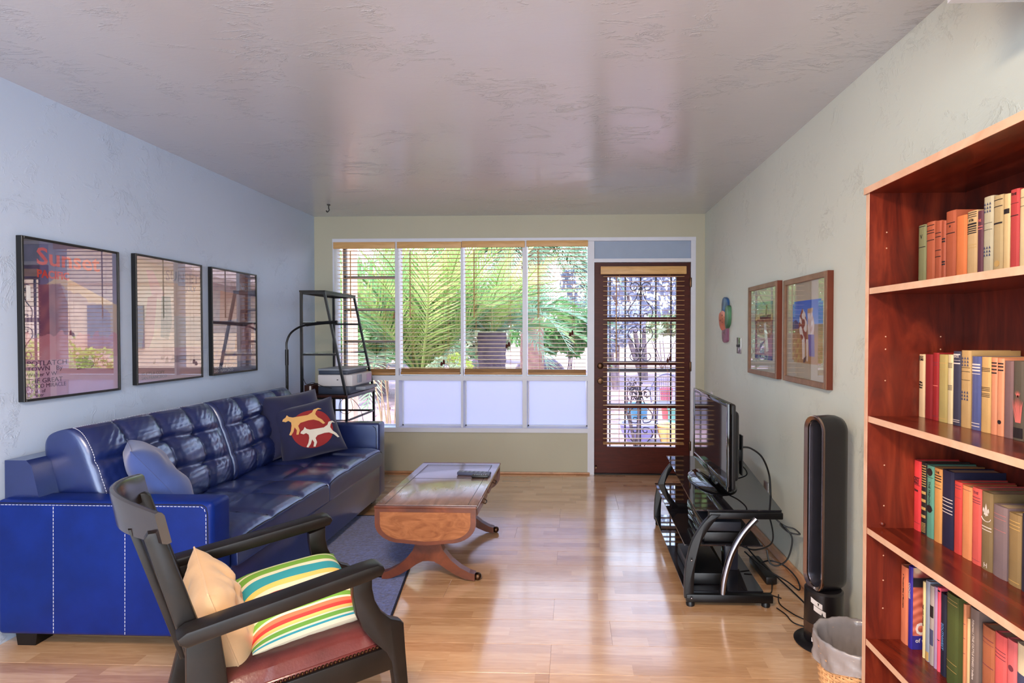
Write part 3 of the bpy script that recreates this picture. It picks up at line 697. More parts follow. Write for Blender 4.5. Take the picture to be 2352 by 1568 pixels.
# cushions
def pillow_fn(O, U, V, w, h, t, pinch=.12, crease=0, ph=0, ruche=0):
    O, U, V = Vector(O), Vector(U).normalized(), Vector(V).normalized(); V = (V-U*U.dot(V)).normalized(); N = U.cross(V)
    def f(s, k, side=1, off=0):
        a, b = s*2-1, k*2-1
        x = a*(1-pinch*(1-a*a*.0)*(1-b*b)*abs(a)); y = b*(1-pinch*(1-a*a)*abs(b))
        d = t/2*((1-a**4)*(1-b**4))**.62 if abs(a) < 1 and abs(b) < 1 else 0
        d += crease*nz2(a*1.6+ph, b*1.7+ph)*(1-a*a)*(1-b*b)
        if ruche: d += ruche*(sin(15*a+5*b+2.5*sin(4*b+2*a))+.6*sin(23*a-9*b*b+1))*(1-a**4)*(1-b**4)*(.5+.5*nz2(a*1.5+.3, b*1.2)+.3*abs(b))*(1-a*a)
        return O+U*(x*w/2)+V*(y*h/2)+N*(side*d+off)
    return f, N
def pillow(name, label, O, U, V, w, h, t, mat, pinch=.10, crease=.006, ph=0, cat='pillow', n=44, ruche=0):
    f, N = pillow_fn(O, U, V, w, h, t, pinch, crease, ph, ruche)
    e_ = lambda s: .5+.5*sin(pi*(s-.5))
    m = MB().grid(lambda s, k: f(e_(s), e_(k)), n, n); m.grid(lambda s, k: f(e_(s), e_(k), -1), n, n, True)
    o = part(name, m, mat, None, 'all'); tag(o, label, cat)
    e = [f(i/n, 0) for i in range(n)]+[f(1, i/n) for i in range(n)]+[f(1-i/n, 1) for i in range(n)]+[f(0, 1-i/n) for i in range(n+1)]
    part('piping', MB().tube(e, .003, 5), mat, o)
    return o, f
pillow('pillow', 'faded denim blue pillow slumped beside the near sofa arm', (-1.985, 2.575, .665), (-.675, .737, 0), (-.427, -.391, .815), .38, .40, .15, M_DENIM, .08, .012, 1.0)
pillow('pillow', 'plain dark navy pillow tucked behind the horse pillow on the sofa', (-2.02, 3.95, .695), (.52, .82, .05), (-.36, .18, .90), .46, .46, .15, M_NAVY, .08, .012, 2.2)
hp_, hf = pillow('pillow', 'navy pillow with two running horses on a red disc', (-1.90, 3.905, .648), (.74, .62, .16), (-.40, .22, .85), .44, .42, .15, M_NAVY, .08, .004, 3.4)
def decal(name, poly, mat, off, parent, f=hf):
    # appliqued cloth laid on the pillow's own curved face
    bm = bmesh.new(); vs = [bm.verts.new((p[0], p[1], 0)) for p in poly]; fc = bm.faces.new(vs)
    bmesh.ops.triangulate(bm, faces=[fc]); 
    for _ in range(6):
        long_ = [e for e in bm.edges if e.calc_length() > .03]
        if not long_: break
        bmesh.ops.subdivide_edges(bm, edges=long_, cuts=1); bmesh.ops.triangulate(bm, faces=list(bm.faces))
    bm.verts.index_update(); m = MB()
    m.add([f(v.co.x, v.co.y, 1, off) for v in bm.verts], [tuple(v.index for v in q.verts) for q in bm.faces]); bm.free()
    N = (f(.6, .5)-f(.4, .5)).cross(f(.5, .6)-f(.5, .4)); 
    a, b, c = (Vector(m.v[i]) for i in m.f[0])
    if (b-a).cross(c-a).dot(N) < 0: m.f = [q[::-1] for q in m.f]
    return part(name, m, mat, parent, True)
decal('red_disc', [(.53+.335*cos(2*pi*i/40), .46+.345*sin(2*pi*i/40)) for i in range(40)], M_RED, .003, hp_)
horse = [(.0, .70), (.03, .76), (.10, .80), (.15, .88), (.18, .80), (.26, .74), (.44, .72), (.62, .70), (.74, .76), (.80, .86), (.92, .88), (1.0, .80), (.90, .82), (.84, .76), (.80, .66), (.84, .52), (.93, .40), (.98, .26), (.92, .25), (.84, .38), (.72, .48), (.60, .50), (.40, .48), (.33, .40), (.34, .24), (.28, .10), (.23, .12), (.27, .26), (.24, .38), (.18, .24), (.10, .14), (.06, .18), (.13, .30), (.18, .46), (.19, .58), (.14, .66), (.07, .64)]
def horse_at(x, y, s, sy): return [(x+p[0]*s, y+p[1]*sy) for p in horse]
decal('tan_horse', horse_at(.12, .37, .64, .50), M_TANFELT, .0055, hp_)
decal('cream_horse', horse_at(.33, .08, .60, .50), M_CREAMFELT, .0075, hp_)

# ------------------------------------------------------------------ drop-leaf coffee table
tb = thing('coffee_table', 'worn mahogany drop-leaf coffee table with two splayed pedestals', 'table', (-.775, 3.35, 0))
tx0, tx1, ty0, ty1 = -1.045, -.502, 2.885, 3.815
top = part('top', MB().rbox(tx0, tx1, ty0, ty1, .418, .441, .005), M_MAHOGT, tb)
fr = MB(); ins = .05
for x in (tx0+ins, tx1-ins): fr.box(x-.0012, x+.0012, ty0+.004, ty1-ins, .4412, .4416)
for y in (3.41, ty1-ins): fr.box(tx0+ins, tx1-ins, y-.0012, y+.0012, .4412, .4416)
part('inlay_line', fr, M_DKWOOD, top, False)
part('apron', MB().box(tx0+.03, tx1-.022, ty0+.03, ty1-.03, .352, .418), M_MAHOG, tb, False)
for a, b in ((2.97, 3.32), (3.38, 3.73)):
    dr = part('drawer', MB().rbox(tx1-.024, tx1-.012, a, b, .358, .412, .003), M_MAHOG, tb)
    part('drawer_pull', MB().tube(bez([(tx1-.012, (a+b)/2-.03, .388), (tx1+.006, (a+b)/2-.025, .378), (tx1+.006, (a+b)/2+.025, .378), (tx1-.012, (a+b)/2+.03, .388)], 5), .0035, 6), M_BRASS, dr)
def dshape(w, h, r, n=10):
    pts = [(-w/2, 0), (-w/2, -h+r*.95)]
    for i in range(1, n+1):
        a = pi+pi/2*i/n; pts.append((-w/2+r*1.25+r*1.25*cos(a), -h+r*.95+r*.95*sin(a)*(.93)))
    pts += [(w/2*.2, -h-.004), ]
    right = [(-p[0], p[1]) for p in pts[:-1]][::-1]
    return pts[:-1]+[(0, -h-.004)]+right
for yl, sgn in ((ty0-.006, -1), (ty1+.006, 1)):
    y_ = yl if sgn < 0 else yl-.002
    lf = part('drop_leaf', MB().prism(dshape(.535, .195, .115), (-.7735, y_, .432), (1, 0, 0), (0, 0, 1), (0, sgn*.018, 0)), M_MAHOG, tb, False)
    part('burl_panel', MB().prism(dshape(.480, .150, .095), (-.7735, y_+sgn*.018, .408), (1, 0, 0), (0, 0, 1), (0, sgn*.0012, 0)), M_BURL, lf, False)
    part('hinge_strip', MB().rbox(tx0, tx1, min(y_, y_+sgn*.02), max(y_, y_+sgn*.02), .4255, .4405, .004), M_MAHOG, lf)
half = [(.052, .36), (.055, .27), (.062, .22), (.085, .165), (.125, .115), (.175, .075), (.225, .048), (.255, .040), (.255, .004), (.205, .012), (.15, .035), (.10, .066), (.062, .092), (.03, .108), (0, .110)]
for yc in (2.985, 3.70):
    pd = part('pedestal', MB().prism([(-p[0], p[1]) for p in half][::1]+[(p[0], p[1]) for p in half[::-1]][1:], (-.785, yc-.024, 0), (1, 0, 0), (0, 0, 1), (0, .048, 0)), M_MAHOG, tb, False)
    for sg in (-1, 1):
        part('foot_cap', MB().rbox(-.785+sg*.252+(-.004 if sg > 0 else -.036), -.785+sg*.252+(.036 if sg > 0 else .004), yc-.021, yc+.021, .0095 if (sg < 0) else .001, .040, .018, 4), M_BRASS, pd)
part('stretcher', MB().rbox(-.80, -.77, 2.99, 3.70, .20, .235, .006), M_MAHOG, tb)
def remote(label, u, v, L, W, T, rz, mat):
    p = PZ(u, v, .4425); r = thing('remote_control', label, 'remote', (p.x, p.y, .4418), rz)
    part('body', MB().rbox(-L/2, L/2, -W/2, W/2, 0, T, .005), mat, r, True, False)
    b = MB()
    for i in range(6):
        for j in range(3): b.rbox(-L*.36+i*L*.13, -L*.36+i*L*.13+L*.07, -W*.3+j*W*.24, -W*.3+j*W*.24+W*.12, T, T+.0014, .0006, 1)
    part('buttons', b, M_PRINTG, r, False, False)
remote('longer slate remote lying at the back on the coffee table', 1089, 1090, .215, .05, .02, -.12, plain('remote_slate', (74, 80, 104), .4))
remote('short black remote in front of the longer one on the table', 1103, 1096, .105, .036, .018, 0.02, M_BLACKP)

# ------------------------------------------------------------------ armchair in the foreground
ch = thing('armchair', 'worn black wooden rocking armchair with maroon leather seat in the foreground', 'chair', (-1.132, 1.589, 0), radians(39.3))
def cpart(n, m, mat, smooth=True, parent=None, label=None):
    p = parent or ch; o = link(n, mesh_of(n, m, mat, smooth), p)
    if label: o['label'] = label
    return o
def armrest(yc):
    m = MB(); w_ = .034
    prof = [(-.045, .578), (-.050, .594), (-.03, .606), (.20, .628), (.42, .650), (.455, .652), (.470, .645), (.476, .632), (.466, .616), (.42, .608), (.20, .588), (-.03, .566)]
    bm = bmesh.new(); 
    vs = [bm.verts.new((p[0], yc-w_, p[1])) for p in prof]; f = bm.faces.new(vs); r = bmesh.ops.extrude_face_region(bm, geom=[f])
    for v in r['geom']:
        if isinstance(v, bmesh.types.BMVert): v.co.y += 2*w_
    bmesh.ops.recalc_face_normals(bm, faces=list(bm.faces))
    ed = [e for e in bm.edges if abs(e.verts[0].co.y-e.verts[1].co.y) < 1e-6]
    bmesh.ops.bevel(bm, geom=ed, offset=.006, segments=2, profile=.5, affect='EDGES'); bm.verts.index_update()
    m.add([v.co.copy() for v in bm.verts], [tuple(v.index for v in q.verts) for q in bm.faces]); bm.free(); return m
def slab(prof, y0, y1, bev=.006):
    m = MB(); bm = bmesh.new(); vs = [bm.verts.new((p[0], y0, p[1])) for p in prof]; f = bm.faces.new(vs); r = bmesh.ops.extrude_face_region(bm, geom=[f])
    for v in r['geom']:
        if isinstance(v, bmesh.types.BMVert): v.co.y += y1-y0
    bmesh.ops.recalc_face_normals(bm, faces=list(bm.faces))
    ed = [e for e in bm.edges if abs(e.verts[0].co.y-e.verts[1].co.y) < 1e-6]
    bmesh.ops.bevel(bm, geom=ed, offset=bev, segments=2, profile=.5, affect='EDGES'); bm.verts.index_update()
    m.add([v.co.copy() for v in bm.verts], [tuple(v.index for v in q.verts) for q in bm.faces]); bm.free(); return m
sup = [(.388, .60), (.448, .612), (.448, .57), (.456, .53), (.475, .49), (.506, .458), (.538, .442), (.548, .43), (.552, .36), (.564, .2), (.574, .035), (.538, .035), (.522, .20), (.506, .32), (.490, .355), (.452, .40), (.420, .45), (.400, .50), (.390, .56)]
rearleg = [(-.03, .58), (.045, .585), (.062, .44), (.070, .32), (.03, .18), (-.03, .04), (-.085, .04), (-.05, .18), (-.022, .30), (-.030, .45)]
for sg in (-1, 1):
    yc = sg*.277
    cpart('armrest', armrest(yc), M_DKWOOD)
    cpart('front_leg', slab(sup, yc*.93-.018, yc*.93+.018), M_DKWOOD)
    cpart('rear_leg', slab(rearleg, yc*.93-.02, yc*.93+.02), M_DKWOOD)
    so_ = -.014 if sg < 0 else -.032
    cpart('stile', slab([(p_[0]+so_, p_[1]) for p_ in [(.070, .36), (.020, .36), (-.022, .54), (-.098, .835), (-.090, .850), (-.072, .850), (-.056, .838), (.018, .585)]], sg*.222-.017, sg*.222+.017), M_DKWOOD)
    rk = [(-.42, .075), (-.25, .035), (0, .012), (.25, .006), (.50, .018), (.66, .045)]
    cpart('rocker', MB().prism([(p[0], p[1]) for p in rk]+[(p[0], p[1]+.034) for p in rk[::-1]], (0, yc*.93-.016, 0), (1, 0, 0), (0, 0, 1), (0, .032, 0)), M_DKWOOD, False)
    cpart('side_rail', MB().rbox(.03, .53, yc*.93-.016, yc*.93+.016, .295, .372, .005), M_DKWOOD)
cpart('front_rail', MB().rbox(.515, .546, -.235, .235, .295, .372, .005), M_DKWOOD)
cpart('back_rail', MB().rbox(-.010, .022, -.21, .21, .42, .48, .006), M_DKWOOD)
for yb in (-.11, 0, .11):
    cpart('back_slat', slab([(-.014, .46), (-.034, .46), (-.144, .84), (-.126, .84)], yb-.03, yb+.03, .003), M_DKWOOD)
def crest(u, v):
    y = -.252+.504*u; k = 1-(y/.252)**2; x = -.072-.017*(y/.252)-.078*k**1.1
    # v runs round the board's section
    sec = [(0, .0), (0, .05), (0, .085), (-.004, .094), (-.011, .097), (-.018, .093), (-.020, .085), (-.020, .05), (-.020, 0), (-.010, -.004), (0, 0)]
    q = v*10; i = min(9, int(q)); t = q-i; a = sec[i][0]+(sec[i+1][0]-sec[i][0])*t; b = sec[i][1]+(sec[i+1][1]-sec[i][1])*t
    return Vector((x+a-b*.17, y, .822+b*.84+b*.2*k))
cm = MB().grid(crest, 28, 10)
n0 = len(cm.v); w_ = 29
cm.f += [tuple(j*w_ for j in range(10))[::-1], tuple(j*w_+28 for j in range(10))]
cpart('crest_rail', cm, plain('worn_varnish', (32, 25, 25), .2, spec=.8, var=.25), True, None, 'curved headrest board, glossier and browner')
def seat_fn(u, v):
    a, b = u*2-1, v*2-1; x = .282+a*.268; yy = b*.262
    k = ((1-abs(a)**5)*(1-abs(b)**5))**.5
    fl = .372 if k <= 0 else .382+.052*k + .004*nz(a*2, b*2)*k
    return Vector((x, yy, fl))
sm = MB().grid(seat_fn, 24, 24); sm.rbox(.013, .551, -.262, .262, .362, .384, .004, 1)
cpart('seat', sm, M_MAROON, True)
nm = MB()
for i in range(46): nm.ball((.02+.512*i/45, -.2635, .376), .0052, 6, 4); nm.ball((.02+.512*i/45, .2635, .376), .0052, 6, 4)
for i in range(44): nm.ball((.5525, -.225+.45*i/43, .376), .0052, 6, 4)
o = cpart('nail_trim', nm, M_BRASS); o['kind'] = 'stuff'
CR = Matrix.Translation((-1.132, 1.589, 0)) @ Matrix.Rotation(radians(39.3), 4, 'Z'); CD = CR.to_3x3()
def cw(x, y, z): return CR @ Vector((x, y, z))
def cd(x, y, z): return CD @ Vector((x, y, z))
pillow('pillow', 'beige satin pillow leaning on the black armchair back', cw(.070, 0, .505), cd(0, 1, 0), cd(-.30, 0, .95), .41, .30, .125, M_BEIGE, .06, .018, 4.4, ruche=.010)
# striped cushion: the stripes are the cloth's own weave, one strip of cloth per colour
SO, SU, SV, SW, SH, ST = cw(.305, .03, .468), cd(.985, 0, .05), cd(0, 1, .13), .345, .43, .125
sc_, sf = None, None
f_, N_ = pillow_fn(SO, SU, SV, SW, SH, ST, .05, .004, 5)
m = MB().grid(lambda s, k: f_(.5+.5*sin(pi*(s-.5)), .5+.5*sin(pi*(k-.5)), -1), 40, 40, True)
st_ = part('striped_cushion', m, plain('cushion_cream', (214, 204, 178), .8), None, 'all'); tag(st_, 'cream cushion with bright multicoloured stripes on the maroon seat', 'cushion')
stripes = [(0, .010, 'cream'), (.010, .018, 'teal'), (.018, .026, 'cream'), (.026, .047, 'green'), (.047, .055, 'cream'), (.055, .076, 'yellow'), (.076, .104, 'red'), (.104, .138, 'coral'), (.138, .158, 'cream'), (.158, .21, 'green'), (.21, .34, 'cream'), (.34, .44, 'red'), (.44, .50, 'cream'), (.50, .57, 'yellow'), (.57, .70, 'teal'), (.70, .75, 'cream'), (.75, .85, 'green'), (.85, .88, 'cream'), (.88, 1, 'green')]
SC = dict(cream=(222, 214, 184), teal=(46, 148, 160), green=(112, 164, 58), yellow=(244, 196, 104), red=(218, 56, 50), coral=(244, 110, 76))
for a, b, c in stripes:
    part('stripe', MB().grid(lambda s, k, a=a, b=b: f_(.5+.5*sin(pi*(s-.5)), a+(b-a)*k, 1, .0003), 44, 4), plain('cloth_'+c, SC[c], .75, var=.04, bmp=.08, bscale=400), st_, 'all')

# ------------------------------------------------------------------ ladder shelf, printer, lamp
ls = thing('ladder_shelf', 'leaning black metal ladder shelf with glass tiers in the window corner', 'shelf unit', (-2.1, 4.88, 0))
xb, yn, yf = -2.27, 4.56, 5.19; r = .0095
def fx(z): return -2.075+(1.69-z)/(1.69-.80)*.185 if z > .80 else -1.89
for y in (yn, yf):
    part('back_post', MB().box(xb-r, xb+r, y-r, y+r, 0, 1.69), M_BLACK, ls, False)
    part('front_post', MB().prism([(fx(1.69)-r, 1.69), (fx(1.69)+r, 1.69), (-1.89+r, .80), (-1.89+r, 0), (-1.89-r, 0), (-1.89-r, .80)], (0, y-r, 0), (1, 0, 0), (0, 0, 1), (0, 2*r, 0)), M_BLACK, ls, False)
for z in (1.68, 1.427, 1.165, .80, .61, .2):
    for y in (yn, yf): part('side_bar', MB().box(xb, fx(z), y-.007, y+.007, z-.008, z+.008), M_BLACK, ls, False)
for z in (1.68, .80, .2): part('rear_bar', MB().box(xb-.006, xb+.006, yn, yf, z-.008, z+.008), M_BLACK, ls, False)
for z in (1.68, .80, .61): part('front_bar', MB().box(fx(z)-.006, fx(z)+.006, yn, yf, z-.008, z+.008), M_BLACK, ls, False)
for z in (1.427, 1.165): part('glass_tier', MB().box(xb+.01, fx(z)-.004, yn+.008, yf-.008, z+.008, z+.014), M_SHELFGLASS, ls, False)
part('top_tier', MB().box(xb-.012, fx(1.69)+.012, yn-.012, yf+.012, 1.688, 1.702), M_DKWOOD, ls, False)
part('lower_tier', MB().box(xb-.012, -1.89+.012, yn-.012, yf+.012, .806, .824), wood('brown_shelf_board', (46, 26, 22), (78, 46, 38), 4, (1, 1, 1), .3), ls, False)
pr = thing('printer', 'white and slate all-in-one printer on the ladder shelf lower tier', 'printer', (-2.0, 4.86, .824))
px0, px1, py0, py1 = -2.165, -1.865, 4.625, 5.075
part('base', MB().rbox(px0, px1-.02, py0, py1, .8245, .892, .008), M_PRINTD, pr)
part('body', MB().rbox(px0, px1, py0-.005, py1+.005, .892, .992, .010), M_PRINTW, pr)
part('scanner_bed', MB().rbox(px0+.005, px1-.045, py0+.002, py1-.004, .992, 1.024, .006), M_PRINTD, pr)
part('lid', MB().rbox(px0+.0, px1-.03, py0-.003, py1, 1.024, 1.042, .006), M_PRINTG, pr)
part('control_panel', MB().rbox(px1-.002, px1+.012, py0+.10, py0+.18, .915, .985, .004), M_PRINTG, pr)
part('front_label', MB().box(px1, px1+.0015, py1-.13, py1-.02, .915, .975), plain('label_lilac', (206, 178, 206), .5), pr, False)
part('output_tray', MB().rbox(px1-.03, px1+.065, py0+.12, py1-.03, .850, .878, .006), M_PRINTG, pr)
part('badge', MB().box(-2.0, -1.985, py0-.006, py0-.0045, .945, .952), M_BLACKP, pr, False)
bx = thing('storage_box', 'small dark brown open box beside the printer', 'box', (-2.225, 4.70, .824))
bm2 = MB().box(-2.262, -2.19, 4.585, 4.593, .8245, .905).box(-2.262, -2.19, 4.78, 4.788, .8245, .905).box(-2.262, -2.254, 4.593, 4.78, .8245, .905).box(-2.198, -2.19, 4.593, 4.78, .8245, .905).box(-2.254, -2.198, 4.593, 4.78, .8245, .83)
part('sides', bm2, MATS['brown_shelf_board'], bx, False)
part('white_plug', MB().rbox(-2.215, -2.200, 4.572, 4.584, .85, .90, .004), M_PAPER, bx)
o = part('printer_cable', MB().tube(bez([(-2.26, 4.545, 1.0), (-2.225, 4.54, .92), (-2.17, 4.55, .93), (-2.08, 4.56, .895), (-2.03, 4.59, .88)]), .0028, 6).tube(bez([(-1.88, 4.542, .815), (-1.935, 4.535, .77), (-1.94, 4.535, .70), (-1.88, 4.535, .672), (-1.83, 4.535, .72), (-1.845, 4.54, .80), (-1.80, 4.60, .72), (-1.79, 4.66, .60), (-1.80, 4.68, .45)]), .0022, 6), M_BLACKP, None)
tag(o, 'thin black printer cable looping down the ladder shelf', 'cable')
lp = thing('floor_lamp', 'thin black gooseneck floor lamp behind the far sofa end', 'lamp', (-2.36, 4.49, 0))
part('base', MB().lathe([(.10, 0), (.10, .012), (.02, .02)], (-2.36, 4.49, 0), 24), M_BLACK, lp)
part('pole', MB().tube([(-2.36, 4.49, .01), (-2.36, 4.49, 1.17)], .011, 10).tube([(-2.36, 4.49, 1.08), (-2.36, 4.49, 1.21)], .0135, 10), M_BLACK, lp)
part('gooseneck', MB().tube(bez([(-2.36, 4.49, 1.20), (-2.36, 4.49, 1.27), (-2.325, 4.49, 1.345), (-2.25, 4.485, 1.395), (-2.175, 4.48, 1.415)], 8), .0085, 8), M_BLACK, lp)
part('lamp_head', MB().tube(bez([(-2.19, 4.48, 1.413), (-2.06, 4.475, 1.428), (-1.925, 4.47, 1.436)], 5), .0135, 8).box(-2.10, -1.99, 4.468, 4.50, 1.434, 1.442), M_BLACK, lp)

# ------------------------------------------------------------------ glass television stand and what stands on it
ts = thing('tv_stand', 'black glass television stand with curved chrome tubes along the right wall', 'tv stand', (.82, 3.35, 0))
def bglass():
    m, nt, b = base_mat('smoked_black_glass'); setp(b, Roughness=.03); b.inputs['Base Color'].default_value = (.012, .011, .014, 1)
    n = noise(nt, 3, 2); nt.links.new(ramp(nt, n, [(.3, (.010, .009, .012)), (.7, (.014, .013, .016))]), b.inputs['Base Color'])
    b.inputs['Specular IOR Level'].default_value = .9; return m
M_BGLASS = bglass()
NY, FY = 2.745, 3.90
def plate(pts, z0, z1, name):
    part(name, MB().prism(pts, (0, 0, z0), (1, 0, 0), (0, 1, 0), (0, 0, z1-z0)), M_BGLASS, ts, False)
plate([(.612, NY+.01), (1.034, NY+.01), (1.185, FY+.05), (.668, FY+.05)], .466, .474, 'top_glass')
plate([(.562, 2.775), (.950, 2.775), (.985, FY), (.580, FY)], .284, .291, 'middle_glass')
plate([(.560, 2.76), (.948, 2.76), (.985, FY), (.578, FY)], .060, .067, 'bottom_glass')
for y, sh in ((NY, 0), (FY-.01, .02)):
    cv = [Vector((.695+sh, y, .455)), Vector((.648+sh, y, .40)), Vector((.600+sh, y, .315)), Vector((.574+sh, y, .21)), Vector((.566+sh, y, .12)), Vector((.566+sh, y, .04))]
    c = bez(cv, 6); w_ = .020; d_ = .026
    a = [(p.x-.012, p.z) for p in c]; b_ = [(p.x+.034, p.z) for p in c[::-1]]
    part('curved_leg', slab(a+b_, y-d_/2-.004, y+d_/2, .004), M_BLACK, ts)
    part('base_bar', MB().rbox(.562+sh, .985+sh, y-.022, y+.018, .022, .062, .005), M_BLACK, ts)
    part('top_bar', MB().rbox(.675+sh, 1.036+sh, y-.008, y+.028, .432, .465, .005), M_BLACK, ts)
    part('chrome_tube', MB().tube(bez([(.742+sh, y-.004, .055), (.752+sh, y-.004, .14), (.785+sh, y-.004, .26), (.840+sh, y-.004, .36), (.905+sh, y-.004, .435)], 8), .0165, 12), M_CHROME, ts)
    for x in (.585, .955): part('foot', MB().lathe([(.020, 0), (.022, .012), (.016, .022)], (x+sh, y, 0), 14), M_BLACKP, ts)
    bo = MB()
    for z in (.235, .048): bo.ball((.585+sh, y-.0305, z), .0055, 8, 5)
    part('bolt', bo, M_CHROME, ts)
part('rear_column', MB().rbox(.90, .935, 3.24, 3.36, .03, .468, .006), M_GLOSSK, ts)
part('cable_spine', MB().rbox(.825, .895, 3.00, 3.03, .067, .284, .004).rbox(.825, .895, 3.00, 3.03, .292, .462, .004), plain('dark_slate_panel', (40, 40, 50), .3), ts)
tv = thing('television', 'flat black television on an oval gloss foot on the glass stand', 'television', (.83, 3.28, .474))
tx, ta, tb_, tz0, tz1 = .800, 2.872, 3.690, .528, .985
part('back_shell', MB().rbox(tx+.012, tx+.045, ta+.004, tb_-.004, tz0+.004, tz1-.004, .012, 3).rbox(tx+.03, tx+.085, ta+.07, tb_-.09, tz0+.03, tz1-.05, .025, 3).rbox(tx+.055, tx+.105, ta+.14, tb_-.20, tz0+.05, tz1-.13, .02, 2), plain('tv_charcoal', (34, 34, 36), .42), tv)
bz = MB()
for q in ((ta, ta+.028, tz0, tz1), (tb_-.028, tb_, tz0, tz1), (ta+.028, tb_-.028, tz0, tz0+.04), (ta+.028, tb_-.028, tz1-.022, tz1)): bz.rbox(tx, tx+.024, *q, .004)
part('bezel', bz, M_GLOSSK, tv)
def screen():
    m, nt, b = base_mat('dark_screen'); setp(b, Roughness=.04); n = noise(nt, 2, 2)
    nt.links.new(ramp(nt, n, [(.3, (.012, .013, .018)), (.7, (.016, .017, .022))]), b.inputs['Base Color']); b.inputs['Specular IOR Level'].default_value = 1.0; return m
part('screen', MB().box(tx+.004, tx+.012, ta+.028, tb_-.028, tz0+.04, tz1-.022), screen(), tv, False)
part('neck', MB().rbox(tx+.02, tx+.07, 3.20, 3.36, .49, .56, .012), M_GLOSSK, tv)
part('oval_foot', MB().lathe([(.125, 0), (.127, .006), (.118, .013), (.07, .020), (.002, .024)], (tx+.02, 3.28, .4745), 40, 1.0, 2.15), M_GLOSSK, tv)
part('side_ports', MB().rbox(tx+.085, tx+.110, 3.0, 3.012, .66, .72, .002).box(tx+.106, tx+.112, 2.98, 3.03, .585, .80), M_BLACKP, tv)
def dev(label, x0, x1, y0, y1, z0, z1, m):
    o = thing('media_box', label, 'media box', ((x0+x1)/2, (y0+y1)/2, z0), 0, 'media boxes on the middle glass shelf')
    part('case', MB().rbox(x0, x1, y0, y1, z0+.004, z1, .005), m, o)
    part('front_panel', MB().rbox(x0-.003, x0+.006, y0+.004, y1-.004, z0+.008, z1-.004, .002), M_GLOSSK, o)
    f_ = MB()
    for x in (x0+.03, x1-.03):
        for y in (y0+.03, y1-.03): f_.lathe([(.010, 0), (.010, .005)], (x, y, z0), 10)
    part('feet', f_, M_BLACKP, o)
dev('lower black media box on the middle glass shelf', .665, .855, 2.80, 3.18, .2915, .345, M_BLACKP)
dev('upper black media box, topmost on the middle glass shelf', .660, .850, 2.80, 3.18, .3455, .398, plain('case_slate', (38, 40, 48), .35))
o = thing('game_console', 'wide dark box lying on the bottom glass shelf', 'console', (.74, 3.05, .067))
part('case', MB().rbox(.610, .790, 2.82, 3.22, .0685, .128, .008), M_BLACKP, o); part('vent_strip', MB().box(.791, .793, 2.86, 3.1, .085, .11), M_GLOSSK, o, False)
pb = thing('power_brick', 'black power adapter brick lying on the floor by the right wall', 'power adapter', (1.10, 3.05, 0))
part('case', MB().rbox(1.035, 1.095, 2.97, 3.26, .003, .045, .008), M_BLACKP, pb); part('cord', MB().tube(bez([(1.065, 2.97, .02), (1.04, 2.90, .004), (1.02, 2.86, .004), (1.06, 2.82, .004)]), .003, 6), M_BLACKP, pb)
def cable(label, pts, r, mat=M_BLACKP): tag(part('cable', MB().tube(bez(pts, 10), r, 7), mat, None), label, 'cable', 'cables behind the glass stand')
cable('thick black video cable arching from the television back down to the stand', [(.915, 3.0, .735), (.96, 3.0, .728), (1.02, 3.0, .68), (1.065, 3.02, .58), (1.075, 3.02, .46), (1.08, 3.0, .40)], .005)
cable('short black cable hanging from the lower back of the television', [(.91, 3.06, .64), (.95, 3.06, .60), (.962, 3.08, .565), (.93, 3.12, .535), (.89, 3.16, .52)], .004)
cable('black cable with a knotted loop reaching along the right wall', [(1.05, 3.0, .43), (1.075, 2.98, .37), (1.12, 2.95, .33), (1.165, 2.93, .32), (1.19, 2.92, .295), (1.14, 2.94, .30), (1.10, 2.95, .335), (1.12, 2.95, .325), (1.155, 2.93, .27), (1.13, 2.92, .17), (1.08, 2.92, .13), (1.04, 2.93, .14), (1.03, 2.95, .2)], .0042)
cable('black cable hanging in a curve beside the middle shelf', [(1.0, 3.05, .44), (1.05, 3.0, .38), (1.062, 2.95, .29), (1.04, 2.93, .235), (.97, 2.96, .195), (.93, 3.05, .18)], .0042)
cable('black cable looping on the floor behind the stand', [(.96, 3.1, .13), (1.02, 3.0, .09), (1.12, 2.92, .05), (1.165, 2.86, .03), (1.16, 2.88, .08), (1.12, 2.94, .12), (1.06, 2.98, .13), (1.02, 3.02, .10)], .004)
cable('long black cord running from the stand to the tower fan', [(.97, 3.2, .16), (1.02, 3.08, .10), (1.10, 2.92, .045), (1.15, 2.76, .012), (1.16, 2.60, .006), (1.15, 2.50, .006)], .0042)
cable('thin black cord wandering on the floor in front of the fan', [(1.06, 2.86, .004), (1.03, 2.76, .004), (1.06, 2.66, .004), (1.10, 2.60, .004), (1.10, 2.54, .004), (1.03, 2.58, .004), (1.02, 2.66, .004), (1.0, 2.72, .004)], .003)
cable('grey cable bundle coiled behind the media boxes', [(.86, 3.14, .36), (.90, 3.10, .33), (.925, 3.06, .37), (.915, 3.04, .43), (.89, 3.06, .45), (.90, 3.08, .40)], .005, M_PRINTG)
cable('blue video plug lead behind the media boxes', [(.856, 3.10, .385), (.875, 3.09, .387), (.89, 3.08, .40), (.91, 3.05, .44)], .005, plain('plug_blue', (58, 92, 170), .4))

